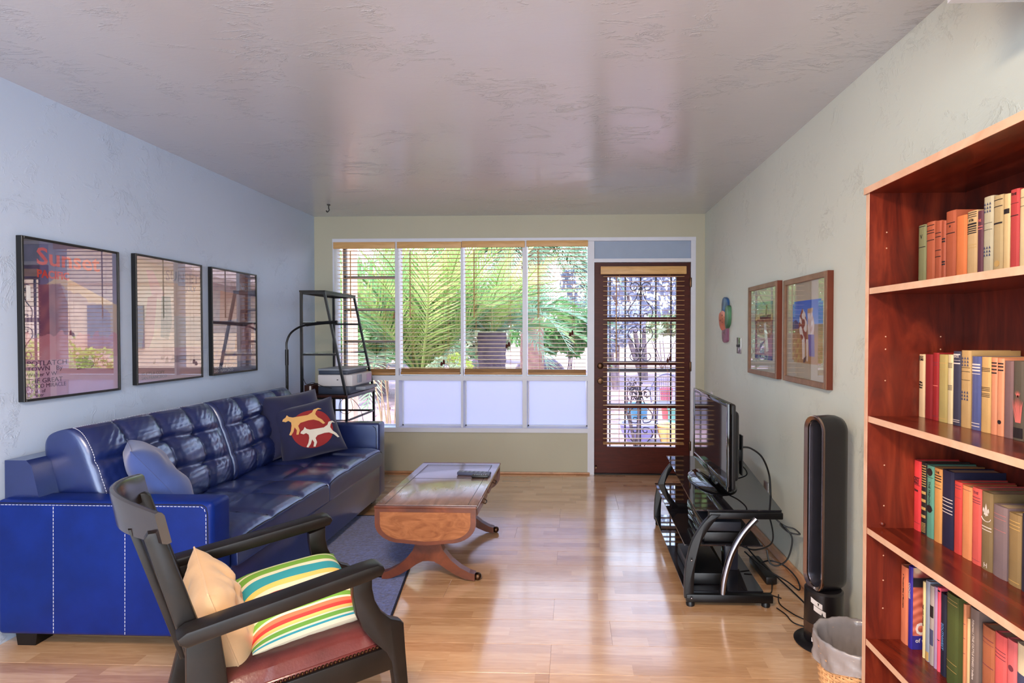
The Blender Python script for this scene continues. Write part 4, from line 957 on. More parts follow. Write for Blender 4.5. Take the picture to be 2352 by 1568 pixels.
# ------------------------------------------------------------------ bladeless tower fan
fcx, fcy = 1.095, 2.43
fan = thing('tower_fan', 'tall black bladeless tower fan with chrome rimmed loop before the right wall', 'fan', (fcx, fcy, 0), radians(180+12.5))
M_FANB = plain('fan_black', (22, 20, 24), .32, spec=.5, var=.08); M_FANR = plain('fan_rim', (176, 152, 140), .22, 1, var=.03)
def fpart(n, m, mat, smooth=True): return link(n, mesh_of(n, m, mat, smooth), fan)
fpart('base_disc', MB().lathe([(.118, 0), (.120, .004), (.112, .010), (.078, .016), (.070, .017)], (0, 0, 0), 40), M_FANB)
fpart('body', MB().lathe([(.076, .015), (.078, .02), (.078, .235), (.070, .243), (.02, .246)], (0, 0, 0), 40), M_FANB)
fpart('air_intake', MB().lathe([(.0786, .062), (.0792, .066), (.0792, .098), (.0786, .102)], (0, 0, 0), 40), plain('intake_bronze', (92, 74, 64), .4, .6))
def stadium(hw, z0, z1, n=14):
    p = []
    for i in range(n+1):
        a = -pi+pi*i/n; p.append((hw*cos(a), z0+hw+hw*sin(a)))
    for i in range(n+1):
        a = pi*i/n; p.append((hw*cos(a), z1-hw+hw*sin(a)))
    return p
def ring(xs, zs=(.232, .995)):
    # closed section swept round the stadium: (x, inset)
    m = MB(); L = []
    for x, ins in xs:
        L.append([(x, q[0], q[1]) for q in stadium(.066-ins, zs[0]+ins, zs[1]-ins)])
    n = len(L[0]); vs = [p for l in L for p in l]; k = len(L)
    fs = [(i*n+j, i*n+(j+1) % n, ((i+1) % k)*n+(j+1) % n, ((i+1) % k)*n+j) for i in range(k) for j in range(n)]
    return m.add(vs, fs)
fpart('loop', ring([(.048, .002), (.048, .018), (-.045, .031), (-.076, .031), (-.078, .025), (-.068, .011), (-.045, .002), (-.02, 0)]), M_FANB)
fpart('chrome_rim', ring([(.0485, -.0005), (.056, .001), (.057, .004), (.050, .019), (.044, .020), (.0475, .003)]), M_FANR)
fpart('inner_lip', ring([(.043, .0200), (.040, .0225), (-.03, .033), (-.03, .030), (.03, .0195)]), plain('fan_inner', (72, 72, 82), .25, .8))
fl_ = fpart('warning_label', MB().grid(lambda u, v: Vector((.0786*cos(.25+.62*u), .0786*sin(.25+.62*u), .196+.022*v-.02*u)), 8, 1), M_PAPER)
fpart('warning_label', MB().grid(lambda u, v: Vector((.0786*cos(.42+.62*u), .0786*sin(.42+.62*u), .166+.022*v-.02*u)), 8, 1), M_PAPER)
fpart('warning_mark', MB().add([(.0789*cos(a), .0789*sin(a), z) for a, z in ((.62, .202), (.72, .199), (.67, .186))], [(0, 1, 2)]).add([(.0789*cos(a), .0789*sin(a), z) for a, z in ((.82, .153), (.92, .150), (.87, .166))], [(0, 1, 2)]), M_BLACKP)
fpart('rating_label', MB().grid(lambda u, v: Vector((.0786*cos(.3+.3*u), .0786*sin(.3+.3*u), .026+.018*v)), 5, 1), M_PAPER)

# ------------------------------------------------------------------ wicker basket with liner
bk_c = (1.0, 1.965); 
wb = thing('waste_basket', 'woven straw waste basket lined with a grey plastic bag beside the bookcase', 'basket', (*bk_c, 0))
def brad(z): return .100+.032*z/.28
mw = MB(); nst = 30
for j in range(24):
    z = .012+j*.0104; R_b = brad(z); pts = []
    for k in range(nst*4+1):
        a = 2*pi*k/(nst*4); pts.append((bk_c[0]+(R_b+.0035*sin(a*nst/2+j*pi))*cos(a), bk_c[1]+(R_b+.0035*sin(a*nst/2+j*pi))*sin(a), z))
    mw.tube(pts, .0046, 5, False)
o = part('weave', mw, M_WICKER, wb); o['kind'] = 'stuff'
mw = MB()
for k in range(nst):
    a = 2*pi*(k+.5)/nst; mw.tube([(bk_c[0]+brad(z)*cos(a), bk_c[1]+brad(z)*sin(a), z) for z in (.002, .14, .268)], .0042, 5)
o = part('stakes', mw, M_WICKER, wb); o['kind'] = 'stuff'
part('bottom', MB().lathe([(.098, .004), (.098, .012)], (*bk_c, 0), 24), M_WICKER, wb)
def liner(u, v):
    a = 2*pi*u; wv = sin(a*9+2*v)*.5+sin(a*17+1+6*v)*.4+sin(a*5+v*5)*.4+sin(a*31-v*22)*.3+sin(a*13+v*31)*.25
    if v < .35: t = v/.35; R_b = brad(.22)+.010+.004*t; z = .200+.08*t; R_b += .007*wv*(1-t*.6); z += .012*sin(a*3+1)*(1-t)
    elif v < .45: t = (v-.35)/.1; R_b = brad(.29)+.008-.014*t; z = .280+.004*sin(pi*t)
    else: t = (v-.45)/.55; R_b = brad(.29)-.008-.03*t-.004*wv*t-.02*t*t; z = .280-.20*t+.010*wv*t
    return Vector((bk_c[0]+R_b*cos(a), bk_c[1]+R_b*sin(a), z+.003*wv))
part('liner_bag', MB().grid(liner, 90, 26), M_LINER, wb, 'all')

# ------------------------------------------------------------------ bookcase
BX0, BX1, BY0, BY1, BT = .94, 1.236, .985, 1.812, 1.815
bc = thing('bookcase', 'tall cherry veneer bookcase with pale shelf edges at the right', 'bookcase', (1.09, 1.4, 0))
for y0, y1 in ((BY1-.019, BY1), (BY0, BY0+.019)):
    sd = part('side_panel', MB().box(BX0+.001, BX1, y0, y1, 0, .712).box(BX0+.001, BX1, y0, y1, .7126, BT-.021), M_CHERRY, bc, False)
    part('edge_band', MB().box(BX0, BX0+.001, y0, y1, 0, BT-.021), M_EDGE, sd, False, label='pale edge band')
    h = MB()
    for x in (BX0+.055, BX1-.07):
        for z in (.20, .47, .56, .64, .80, .93, 1.20, 1.30, 1.34, 1.62, 1.67): h.ball((x, y0 if y1 > 1.5 else y1, z), .0024, 6, 4)
    part('peg_hole', h, M_EDGE, sd)
    h = MB()
    for z in (.686, .742): h.ball((BX0+.05, y0 if y1 > 1.5 else y1, z), .008, 10, 6)
    part('cam_cap', h, M_CHERRY, sd)
tp = part('top_board', MB().box(BX0-.004, BX1, BY0-.004, BY1+.004, BT-.021, BT), M_CHERRYH, bc, False)
part('edge_band', MB().box(BX0-.006, BX0-.004, BY0-.004, BY1+.004, BT-.021, BT).box(BX0-.004, BX1, BY1+.004, BY1+.0055, BT-.021, BT), M_EDGE, tp, False, label='pale edge band')
part('back_panel', MB().box(BX1, BX1+.003, BY0, BY1, .03, BT-.004), M_CHERRY, bc, False)
SH = [1.494, 1.087, .729, .370, .075]
for z in SH:
    s_ = part('shelf', MB().box(BX0+.004, BX1-.001, BY0+.0195, BY1-.0195, z-.019, z), M_CHERRYH, bc, False)
    part('edge_band', MB().box(BX0+.0025, BX0+.004, BY0+.0195, BY1-.0195, z-.019, z), M_EDGE, s_, False, label='pale edge band')
part('kick_board', MB().box(BX0+.02, BX0+.035, BY0+.02, BY1-.02, 0, .055), M_CHERRY, bc, False)


# books: spine left and right edges and top, as pixels, on the plane of the spines; every book is a cover, a page block and its marks
INK = dict(k=plain('ink_black', (34, 26, 28), .6), w=plain('ink_white', (226, 214, 206), .6), g=plain('ink_gilt', (196, 160, 96), .45), r=plain('ink_red', (226, 120, 110), .6), b=plain('ink_blue', (96, 150, 206), .6), n=plain('ink_navy', (70, 76, 108), .6), p=plain('ink_plumb', (120, 56, 70), .6))
LAST = {}
def book(label, uL, uR, vT, z, xs, colr, depth=.15, rough=.6, bands=(), words=(), vertical=None, group=None, out=0, soft=False, tri=None, emblem=None, coverprint=None):
    xs = xs-out
    pL, pR = PX(uL, vT, xs), PX(uR, vT, xs)
    y1, y0, zt = pL.y-.0006, pR.y+.0006, pL.z
    if y1-y0 < .004: return
    y1 = min(y1, LAST.get(group, BY1-.0197)-.0004); LAST[group] = y0
    W, Hh = y1-y0, zt-z
    b = thing('book', label, 'book', ((xs+depth/2), (y0+y1)/2, z), 0, group)
    m_ = plain('cover_%d_%d_%d' % colr, colr, rough, var=.14, bmp=.12, bscale=300)
    xe = min(xs+depth, BX1-.003); t = min(.0028, W*.14); cv = MB(); n = 5
    # spine: slightly rounded strip; boards: two thin slabs
    bul = .0035
    outer = [(xs+bul-bul*sqrt(max(0, 1-(2*i/n-1)**2)), y0+W*i/n) for i in range(n+1)]
    poly = outer+[(xe, y1), (xe, y1-t), (xs+.008, y1-t), (xs+.008, y0+t), (xe, y0+t), (xe, y0)]
    cv.prism(poly, (0, 0, z+.0004), (1, 0, 0), (0, 1, 0), (0, 0, Hh-.0004))
    c = part('cover', cv, m_, b, False)
    part('page_block', MB().box(xs+.0081, xe-.003, y0+t, y1-t, z+.003, zt-.0035), M_PAGES, b, False)
    xo = xs-.0004; yc = (y0+y1)/2
    def strip(v0, v1, ink, y_a=.06, y_b=.94):
        ya, yb = y1-W*y_a, y1-W*y_b; m = MB(); k = 4
        def fn(u, v):
            yy = ya+(yb-ya)*u; s = (yy-y0)/W*2-1
            return Vector((xs+bul-bul*sqrt(max(0, 1-s*s))-.0003, yy, zt-Hh*(v0+(v1-v0)*v)))
        m.grid(fn, k, 1, False); return m
    if bands:
        for v0, v1, ink in bands: part('spine_band', strip(v0, v1, ink), INK[ink], c, False)
    for s, v, size, ink in words:
        text(s, size, (xs-.0007, yc, zt-Hh*v), RW, U_, INK[ink], c, .0001, min(1.0, W*.84/(max(1, len(s))*size*.74)), 'CENTER', .0002)
    if vertical:
        s, v0, size, ink = vertical
        text(s, size, (xs-.0007, yc+size*.34, zt-Hh*v0), (0, 0, -1), (0, -1, 0), INK[ink], c, .0001, 1, 'LEFT', .0002)
    if tri:
        for v in tri:
            m = MB()
            for r_ in range(3):
                for q in range(3):
                    ya = y1-W*(.14+.27*q); zz = zt-Hh*v-r_*.0095
                    m.add([(xs-.0006, ya, zz-.0075), (xs-.0006, ya-W*.2, zz-.0075), (xs-.0006, ya-W*.1, zz)], [(0, 1, 2)])
            part('spine_ornament', m, INK['n'], c, False)['kind'] = 'stuff'
    if emblem:
        v, kind, ink = emblem; m = MB(); zz = zt-Hh*v
        if kind == 'disc': m.tube([(xs-.0006, yc, zz), (xs+.001, yc, zz)], W*.26, 14)
        elif kind == 'cross':
            m.add([(xs-.0007, yc+q[0]*W, zz+q[1]) for q in ((0, .020), (.10, .006), (.05, -.008), (.05, -.014), (-.05, -.014), (-.05, -.008), (-.10, .006))], [tuple(range(7))])
            for sg in (1, -1): m.add([(xs-.0008, yc+sg*q[0]*W, zz+q[1]) for q in ((.07, -.008), (.13, .004), (.24, .008), (.30, .0), (.24, -.006), (.20, .0), (.12, -.012))], [tuple(range(7))])
            m.box(xs-.0009, xs-.0003, yc-W*.18, yc+W*.18, zz-.011, zz-.0075)
            m.tube([(xs, yc+W*.40*cos(t), zz-.018-.010*sin(t)) for t in [pi*k/10 for k in range(11)]], .0010, 5)
        elif kind == 'agave':
            for k in range(9):
                a = (k-4)*.20; m.add([(xs-.0006, yc-W*.05-a*W*.28, zz-.05), (xs-.0006, yc-W*.05-a*W*.28-.002, zz-.05), (xs-.0006, yc-a*W*.62, zz+.018-abs(a)*.016), (xs-.0006, yc-a*W*.50+.001, zz-.01)], [(0, 1, 2, 3)])
            for k in range(7):
                a = (k-3)*.3; m.add([(xs-.0007, yc, zz+.012), (xs-.0007, yc-.003, zz+.012), (xs-.0007, yc-sin(a)*.012, zz+.016+cos(a)*.014)], [(0, 1, 2)])
        elif kind == 'globe':
            for dz in (0, -.112): m.tube([(xs-.0006, yc, zz+dz), (xs+.001, yc, zz+dz)], W*.36, 14)
        part('spine_emblem', m, INK[ink], c, True)
    if coverprint: coverprint(b, c, xs, xe, y0, y1, z, zt)
    return b
G = ['books on the top shelf', 'books on the second shelf', 'books on the third shelf', 'books on the fourth shelf']
A, XA = SH[0], 1.085
RUST = (178, 96, 66); TANB = (196, 176, 138)
bk4 = lambda *v: tuple((x, x+.012, 'k') for x in v)
book('slim sage green book, leftmost on the top shelf', 2107.8, 2125.9, 519.7, A, XA, (132, 134, 96), bands=bk4(.02, .35), emblem=None, group=G[0], words=[('V', .22, .018, 'k')])
book('rust book with fine vertical lines, second on the top shelf', 2126.4, 2146, 512.6, A, XA, RUST, bands=bk4(.05, .13, .17, .28)+((.90, .91, 'k'), (.96, .97, 'k')), group=G[0])
book('rust book with four dark bars, third on the top shelf', 2146.2, 2161.4, 509.7, A, XA, (174, 90, 62), bands=bk4(.18, .24, .45, .55), group=G[0])
book('narrow rust book with black block marks, fourth on the top shelf', 2161.6, 2171, 509, A, XA, (168, 84, 58), bands=((.27, .295, 'k'), (.31, .335, 'k'), (.63, .655, 'k'), (.67, .695, 'k')), group=G[0])
book('taller rust book on the top shelf behind the orange one', 2171.2, 2194, 488, A, XA, (176, 92, 62), bands=bk4(.16, .30), group=G[0], words=[('*', .25, .016, 'k')])
book('plain bright orange book on the top shelf', 2194.7, 2219, 499, A, XA, (222, 126, 72), group=G[0])
book('cream book with many black lines on the top shelf', 2219.7, 2243.5, 488, A, XA, (200, 168, 120), bands=((.02, .03, 'k'), (.05, .06, 'k'), (.08, .09, 'k'), (.175, .20, 'k'), (.215, .235, 'k'), (.48, .49, 'g'), (.52, .53, 'g'), (.25, .265, 'k'), (.28, .295, 'k'), (.31, .325, 'k')), words=[('of the', .15, .012, 'k')], group=G[0])
book('dark purple book on the top shelf', 2243.5, 2257, 486, A, XA, (92, 48, 62), bands=((.22, .23, 'r'), (.26, .27, 'r')), words=[('THE', .16, .010, 'r')], group=G[0])
book('grey white book with two rows of blue triangles on the top shelf', 2257.6, 2280, 455, A, XA, (186, 178, 150), tri=(.07, .60), bands=((.32, .325, 'k'), (.40, .405, 'k')), group=G[0])
book('tan grey book with slanted dark marks on the top shelf', 2280.5, 2303, 452, A, XA, (182, 160, 116), bands=((.05, .06, 'k'), (.13, .14, 'k'), (.33, .35, 'k')), emblem=(.83, 'disc', 'g'), group=G[0])
book('torn tan and white book beside the red one on the top shelf', 2303.3, 2318.7, 448, A, XA, (214, 186, 134), bands=((.18, .24, 'k'), ), group=G[0])
book('crimson red book on the top shelf', 2318.7, 2340, 438, A, XA, (188, 66, 66), bands=((.16, .165, 'k'), (.30, .31, 'k')), words=[('THE', .07, .009, 'k')], group=G[0])
book('torn cream book at the right end of the top shelf', 2340.4, 2366, 436, A, XA, (226, 206, 160), bands=((.10, .105, 'k'), (.20, .205, 'k')), group=G[0])
B, XB = SH[1], 1.097
book('worn cream book, leftmost on the second shelf', 2105.4, 2123.3, 812.7, B, XB, (214, 184, 144), words=[('BUCKY', .06, .010, 'k'), ("O'CONNOR", .10, .010, 'k'), ('William', .46, .009, 'k'), ('MacLeod', .50, .009, 'k'), ('Raine', .54, .009, 'k')], group=G[1])
book('plain dark red book, second on the second shelf', 2123.5, 2141, 813, B, XB, (134, 30, 34), group=G[1])
book('red book with faint lines, third on the second shelf', 2141.2, 2154.8, 809.5, B, XB, (150, 34, 36), bands=((.14, .147, 'p'), (.18, .187, 'p'), (.48, .49, 'r'), (.93, .94, 'p')), group=G[1])
book('olive tan book, fourth on the second shelf', 2155, 2175.4, 813.4, B, XB, (176, 158, 98), bands=((.12, .13, 'g'), (.21, .215, 'g'), (.94, .95, 'g')), group=G[1])
book('cream book with black line groups, fifth on the second shelf', 2175.6, 2187.5, 814, B, XB, (212, 194, 150), bands=tuple((v, v+.008, 'k') for v in (.12, .14, .16, .18, .44, .46, .48, .50)), group=G[1])
book('navy book with pale title on the second shelf', 2187.7, 2205.8, 806, B, XB, (58, 58, 78), words=[('LUCK', .085, .011, 'w')], bands=((.035, .05, 'w'), (.12, .124, 'w'), (.155, .17, 'w'), (.92, .928, 'w'), (.945, .953, 'w')), group=G[1])
book('tan book with two rows of dark triangles on the second shelf', 2206, 2228.8, 804, B, XB, (190, 156, 104), tri=(.08, .52), bands=((.22, .226, 'k'), (.27, .276, 'k'), (.38, .385, 'k')), group=G[1])
book('shiny blue and white jacketed book on the second shelf', 2230, 2252, 817.5, B, XB, (84, 92, 142), rough=.12, bands=((.10, .12, 'w'), (.14, .16, 'w'), (.18, .20, 'w'), (.23, .24, 'w'), (.90, .91, 'w'), (.94, .95, 'w')), group=G[1])
book('tan book with black line bands on the second shelf', 2252.2, 2274.8, 818.7, B, XB, (206, 166, 106), bands=tuple((v, v+.008, 'k') for v in (.145, .165, .185, .40, .42, .44, .48, .50, .52)), group=G[1])
book('narrow salmon book without dot on the second shelf', 2275, 2289.3, 820.6, B, XB, (216, 142, 106), bands=tuple((v, v+.018, 'k') for v in (.06, .10, .145, .19)), group=G[1])
book('narrow salmon book with a dark dot near its foot on the second shelf', 2289.5, 2304.8, 822, B, XB, (222, 148, 110), bands=tuple((v, v+.018, 'k') for v in (.06, .10, .145)), emblem=(.82, 'disc', 'k'), group=G[1])
book('faded mauve grey book on the second shelf', 2305, 2325.8, 828, B, XB, (122, 94, 94), group=G[1])
book('dark book with a pink agave on its spine on the second shelf', 2326, 2351.5, 828, B, XB, (88, 80, 68), emblem=(.52, 'agave', 'r'), bands=((.84, .97, 'k'),), group=G[1])
book('brown book at the right end of the second shelf', 2352, 2376, 826, B, XB, (92, 62, 48), group=G[1])
C_, XC = SH[2], 1.085
book('bright coral red book, leftmost on the third shelf', 2088, 2114, 1050.8, C_, XC, (222, 62, 66), bands=((.235, .242, 'k'), (.345, .352, 'k'), (.885, .890, 'k')), words=[('CALICO', .285, .015, 'k'), ('PALACE', .335, .015, 'k'), ('Bristow', .44, .012, 'k')], group=G[2], depth=.14)
book('black book with pale patterned spine on the third shelf', 2114.7, 2127, 1059.5, C_, XC, (36, 30, 30), bands=tuple((.04+.035*i, .052+.035*i, 'g') for i in range(9))+tuple((.40+.11*i, .44+.11*i, 'g') for i in range(4))+tuple((.84+.02*i, .848+.02*i, 'g') for i in range(7)), group=G[2])
book('teal book with globe emblems on the third shelf', 2127.2, 2144, 1065.7, C_, XC, (92, 152, 132), vertical=('THE FRENCH', .22, .012, 'k'), emblem=(.09, 'globe', 'k'), bands=((.16, .166, 'k'), (.60, .606, 'k')), group=G[2])
book('ochre yellow book on the third shelf', 2144.4, 2162.5, 1072, C_, XC, (208, 148, 84), words=[('THE', .07, .010, 'k')], bands=((.09, .105, 'k'), (.125, .14, 'k'), (.16, .175, 'k'), (.22, .223, 'k'), (.26, .268, 'k')), group=G[2])
book('thick navy book with pale title and dark board on the third shelf', 2162.7, 2189.5, 1075.7, C_, XC, (34, 34, 62), bands=tuple((v, v+.010, 'w') for v in (.36, .40, .45, .50, .54)), group=G[2])
book('red book with a darker title block on the third shelf', 2190, 2208, 1102, C_, XC, (200, 66, 60), bands=((.05, .06, 'p'), (.09, .10, 'p'), (.22, .225, 'p')), group=G[2])
book('worn orange book with frayed spine on the third shelf', 2208.3, 2231, 1111.7, C_, XC, (222, 142, 92), bands=((.05, .056, 'p'),), group=G[2])
book('pink red book with lined title on the third shelf', 2231.3, 2252.6, 1116, C_, XC, (214, 92, 84), bands=((.12, .13, 'p'), (.16, .17, 'p'), (.19, .20, 'p'), (.94, .945, 'p')), words=[('THE', .08, .010, 'p')], group=G[2])
book('olive book with white lily emblem on the third shelf', 2253, 2279, 1125, C_, XC, (128, 108, 74), emblem=(.24, 'cross', 'w'), bands=((.44, .452, 'w'), (.48, .49, 'w')), words=[('H', .965, .018, 'w')], group=G[2])
book('mauve grey book on the third shelf', 2279.6, 2312, 1155, C_, XC, (126, 108, 110), bands=((.12, .124, 'r'), (.18, .184, 'r'), (.34, .344, 'r')), group=G[2])
book('olive tan book with gilt marks on the third shelf', 2323-8, 2344, 1174, C_, XC, (142, 118, 78), bands=tuple((v, v+.012, 'g') for v in (.10, .15, .20, .93)), group=G[2])
book('dark navy book at the right end of the third shelf', 2345, 2374, 1178, C_, XC, (44, 42, 62), group=G[2])
D_, XD = SH[3], 1.060
def canyon(b, c, xs, xe, y0, y1, z, zt):
    def fn(s, t):
        n = nz2(s*5, t*9)
        if t < .12: return mixc((150, 60, 60), (216, 190, 160), n+.4)
        if t < .24: return (36, 34, 44)
        if t < .83: return mixc((176, 84, 66), (222, 130, 106), .5+.9*sin(t*60+3*sin(s*7))*.5+.3*n)
        return (44, 38, 130)
    pp = print_panel('cover_print', (xs+.004, y0-.0006, z+.001), (1, 0, 0), U_, xe-xs-.006, zt-z-.002, fn, c, 44, 90)
    text('COCHISE', .050, (xs+.012, y0-.0012, z+(zt-z)*.19), (1, 0, 0), U_, INK['w'], c, .002, .75, 'LEFT', .0002)
    text('of the', .018, (xs+.012, y0-.0012, z+(zt-z)*.09), (1, 0, 0), U_, INK['w'], c, .0002, 1, 'LEFT', .0002)
book('salmon paperback, leftmost on the fourth shelf', 2063.5, 2084, 1291, D_, XD, (216, 126, 92), vertical=('A Thousand Miles of Mountains', .10, .0085, 'k'), group=G[3], out=.012)
book('royal blue book with red canyon on its cover on the fourth shelf', 2084.3, 2095, 1296, D_, XD, (52, 44, 150), rough=.3, vertical=('COCHISE', .2, .012, 'w'), group=G[3], out=.010, coverprint=canyon)
book('cream paperback with black upright title on the fourth shelf', 2118.4, 2124.4, 1333, D_, XD, (222, 206, 150), vertical=('THE LAST CHANCE', .3, .0075, 'k'), group=G[3])
book('blue grey paperback with yellow green foot on the fourth shelf', 2124.6, 2134.3, 1330, D_, XD, (140, 150, 166), bands=((.88, .99, 'g'),), group=G[3])
book('white and grey photo paperback on the fourth shelf', 2134.5, 2144.2, 1341, D_, XD, (168, 158, 152), bands=((.25, .40, 'k'), (.55, .75, 'n')), group=G[3])
book('lavender paperback on the fourth shelf', 2144.4, 2151.8, 1344.6, D_, XD, (170, 142, 176), group=G[3])
book('hot pink paperback on the fourth shelf', 2152, 2159, 1346, D_, XD, (236, 88, 110), bands=((.03, .05, 'k'), (.62, .63, 'k')), group=G[3])
book('black paperback with blue lettering on the fourth shelf', 2159.2, 2172.8, 1358, D_, XD, (26, 30, 52), vertical=('SOUTHWEST', .36, .013, 'b'), group=G[3])
book('dark green cloth book on the fourth shelf', 2173, 2200, 1356, D_, XD, (72, 84, 40), bands=((.06, .065, 'g'), (.10, .105, 'g'), (.74, .745, 'g'), (.82, .825, 'g')), group=G[3], out=.008)
book('tan clothbound book beside the green one on the fourth shelf', 2200.3, 2217.5, 1377, D_, XD+.006, (206, 136, 94), bands=((.22, .226, 'p'), (.38, .386, 'p'), (.55, .556, 'p')), group=G[3])
book('narrow worn cream book on the fourth shelf', 2217.8, 2226, 1416, D_, XD+.010, (222, 190, 140), group=G[3])
book('grey book with white upright title on the fourth shelf', 2226.3, 2247, 1390, D_, XD+.010, (122, 108, 102), vertical=('Atherton / THE CATTLE KINGS / Indiana', .12, .0095, 'w'), group=G[3])
book('brown book with dark bands on the fourth shelf', 2254.6, 2283, 1430, D_, XD+.012, (172, 102, 70), bands=((.14, .15, 'p'), (.19, .196, 'p'), (.45, .46, 'p')), group=G[3])
book('pink red book with dark line groups on the fourth shelf', 2283.3, 2311, 1447, D_, XD+.012, (222, 98, 98), bands=tuple((v, v+.009, 'p') for v in (.18, .22, .26, .62, .68)), group=G[3])
book('pale pink book on the fourth shelf', 2311.3, 2334, 1462, D_, XD+.012, (220, 112, 116), emblem=(.3, 'disc', 'p'), group=G[3])
book('cream and white book at the right end of the fourth shelf', 2334.3, 2360, 1472, D_, XD+.012, (226, 212, 178), bands=((.3, .42, 'n'), (.55, .6, 'n')), group=G[3])

# ------------------------------------------------------------------ outside
GZ = -.10
def gravel():
    m, nt, b = base_mat('desert_gravel'); setp(b, Roughness=.95)
    n = noise(nt, 1.2, 6); n2 = noise(nt, 26, 5, rough=.75)
    mx = nt.nodes.new('ShaderNodeMath'); mx.operation = 'MULTIPLY_ADD'; mx.inputs[1].default_value = .5; nt.links.new(n, mx.inputs[0]); nt.links.new(n2, mx.inputs[2])
    nt.links.new(ramp(nt, mx.outputs[0], [(.5, lin((118, 86, 94))), (.72, lin((152, 118, 124))), (1, lin((184, 156, 160)))]), b.inputs['Base Color']); bump(nt, b, n2, .7, .03); return m
mg = MB().box(-60, 60, YB+WT, 90, GZ-.2, GZ); struct('ground', mg, gravel())
struct('trim_5', MB().box(-9, 9, YB+WT, YB+WT+.75, 2.50, 2.62), M_PEACH, label='unseen patio roof overhang outside the window wall, shortened for sky light')  # unseen overhang, its depth cut so more sky light reaches the room
pc = part('porch_post', MB().rbox(-2.71, -2.575, 6.42, 6.56, GZ, 2.5, .01), M_PEACH, None); tag(pc, 'peach stucco porch post outside the left window bay', 'post')
# palms
M_FR = [leafmat('palm_green', (116, 146, 72), (192, 208, 124), .5), leafmat('palm_deep', (80, 120, 76), (142, 176, 112), .5), leafmat('palm_blue', (112, 146, 114), (172, 196, 158), .5)]
M_TRUNK = plain('palm_bark', (112, 92, 96), .9, var=.4, bmp=.8, bscale=14); M_TRUNKR = plain('red_palm_bark', (142, 100, 90), .9, var=.3, bmp=.8, bscale=14)
def frond_mesh(L, droop, lw, ang, n, mat, seed):
    rnd = random.Random(seed); m = MB(); P = []
    for i in range(n+1):
        t = i/n; P.append(Vector((L*(t-.12*droop*t*t), 0, -droop*L*.55*t*t*t + .06*L*t)))
    m.tube(P, [.017*(1-.85*i/n)+.002 for i in range(n+1)], 4, False)
    K = n*2
    for i in range(int(K*.14), K+1):
        t = i/K; q = t*n; k = min(n-1, int(q)); p = P[k].lerp(P[k+1], q-k); d = (P[k+1]-P[k]).normalized()
        up = Vector((-d.z, 0, d.x)); ll = lw*(.35+.65*sin(pi*min(1, .12+t*.86)))*(1-.25*t)
        for sg in (-1, 1):
            a = radians(ang)*(1-.45*t)+rnd.uniform(-.12, .12)
            o = (d*cos(a)+Vector((0, sg, 0))*sin(a)+up*(.30+rnd.uniform(-.15, .12))).normalized()
            tip = p+o*ll-Vector((0, 0, .12*ll)); mid = p.lerp(tip, .45)+Vector((0, 0, .05*ll)); wv = d*.014
            m.add([p-wv, p+wv, mid+wv*1.1, tip, mid-wv*1.1], [(0, 1, 2, 3, 4)])
    return mesh_of('frond', m, mat)
FM = [frond_mesh(2.0, dr, .52, an, 22, M_FR[k % 3], 10+k) for k, (dr, an) in enumerate(((.35, 52), (.7, 55), (1.05, 58), (.5, 50), (.85, 56), (1.25, 60)))]
def palm(name, label, loc, trunk_h, trunk_r, n, Ls, elev, kinds, tmat, az=None, seed=1, base_r=None):
    rnd = random.Random(seed); t = thing(name, label, 'palm', loc, 0, 'palms outside the window')
    pr_ = []; k = 14; br = base_r or trunk_r*1.1
    for i in range(k+1):
        z = trunk_h*i/k; pr_.append((br+(trunk_r-br)*i/k+(.018 if i % 2 else 0)*min(1, trunk_h), z-.02))
    part('trunk', MB().lathe(pr_, loc, 16), tmat, t, True)
    for i in range(n):
        a = (az[0]+(az[1]-az[0])*rnd.random()) if az else 2*pi*(i*.618 % 1)+rnd.uniform(-.2, .2)
        e = radians(elev[0]+(elev[1]-elev[0])*(i+.5)/n+rnd.uniform(-6, 6)); s_ = rnd.uniform(*Ls)/2.0
        f = link('frond', FM[kinds[i % len(kinds)]], t, (trunk_r*.5*cos(a), trunk_r*.5*sin(a), trunk_h+.02), (0, 0, 0))
        M = Matrix.Rotation(a, 4, 'Z') @ Matrix.Rotation(-e, 4, 'Y') @ Matrix.Rotation(rnd.uniform(-.5, .5), 4, 'X')
        f.rotation_euler = M.to_euler(); f.scale = (s_, s_, s_)
def W(u, v, y): return PY(u, v, y)
p_ = W(968, 870, 9.2); palm('date_palm', 'large bright green palm fanning up behind the second window bay', (p_.x, p_.y, GZ), .75, .20, 50, (2.1, 3.0), (88, 40), (0, 0, 3, 1), M_TRUNK, None, 3, .3)
p_ = W(1130, 780, 10.6); palm('date_palm', 'palm with thick dark trunk and arching fronds behind the third bay', (p_.x, p_.y, GZ), 1.46, .27, 40, (1.7, 2.5), (70, 2), (0, 5, 4, 3), plain('dark_palm_bark', (84, 68, 80), .9, var=.4, bmp=.8, bscale=14), None, 8, .24)
p_ = W(1222, 700, 15.5); palm('fan_palm', 'tall reddish palm trunk with hanging crown seen through the right bay', (p_.x, p_.y, GZ), 4.3, .27, 50, (2.4, 3.1), (30, -42), (2, 5, 5, 1), M_TRUNKR, None, 5, .34)
p_ = W(862, 850, 12.5); palm('date_palm', 'palm half hidden behind the peach porch post', (p_.x, p_.y, GZ), .9, .22, 46, (2.2, 3.0), (80, 6), (1, 2, 0, 4), M_TRUNK, None, 12, .3)
p_ = W(760, 800, 15); palm('fan_palm', 'leftmost far palm outside the window', (p_.x, p_.y, GZ), 2.2, .25, 30, (2.2, 2.9), (60, -20), (1, 2, 5), M_TRUNK, None, 15, .34)
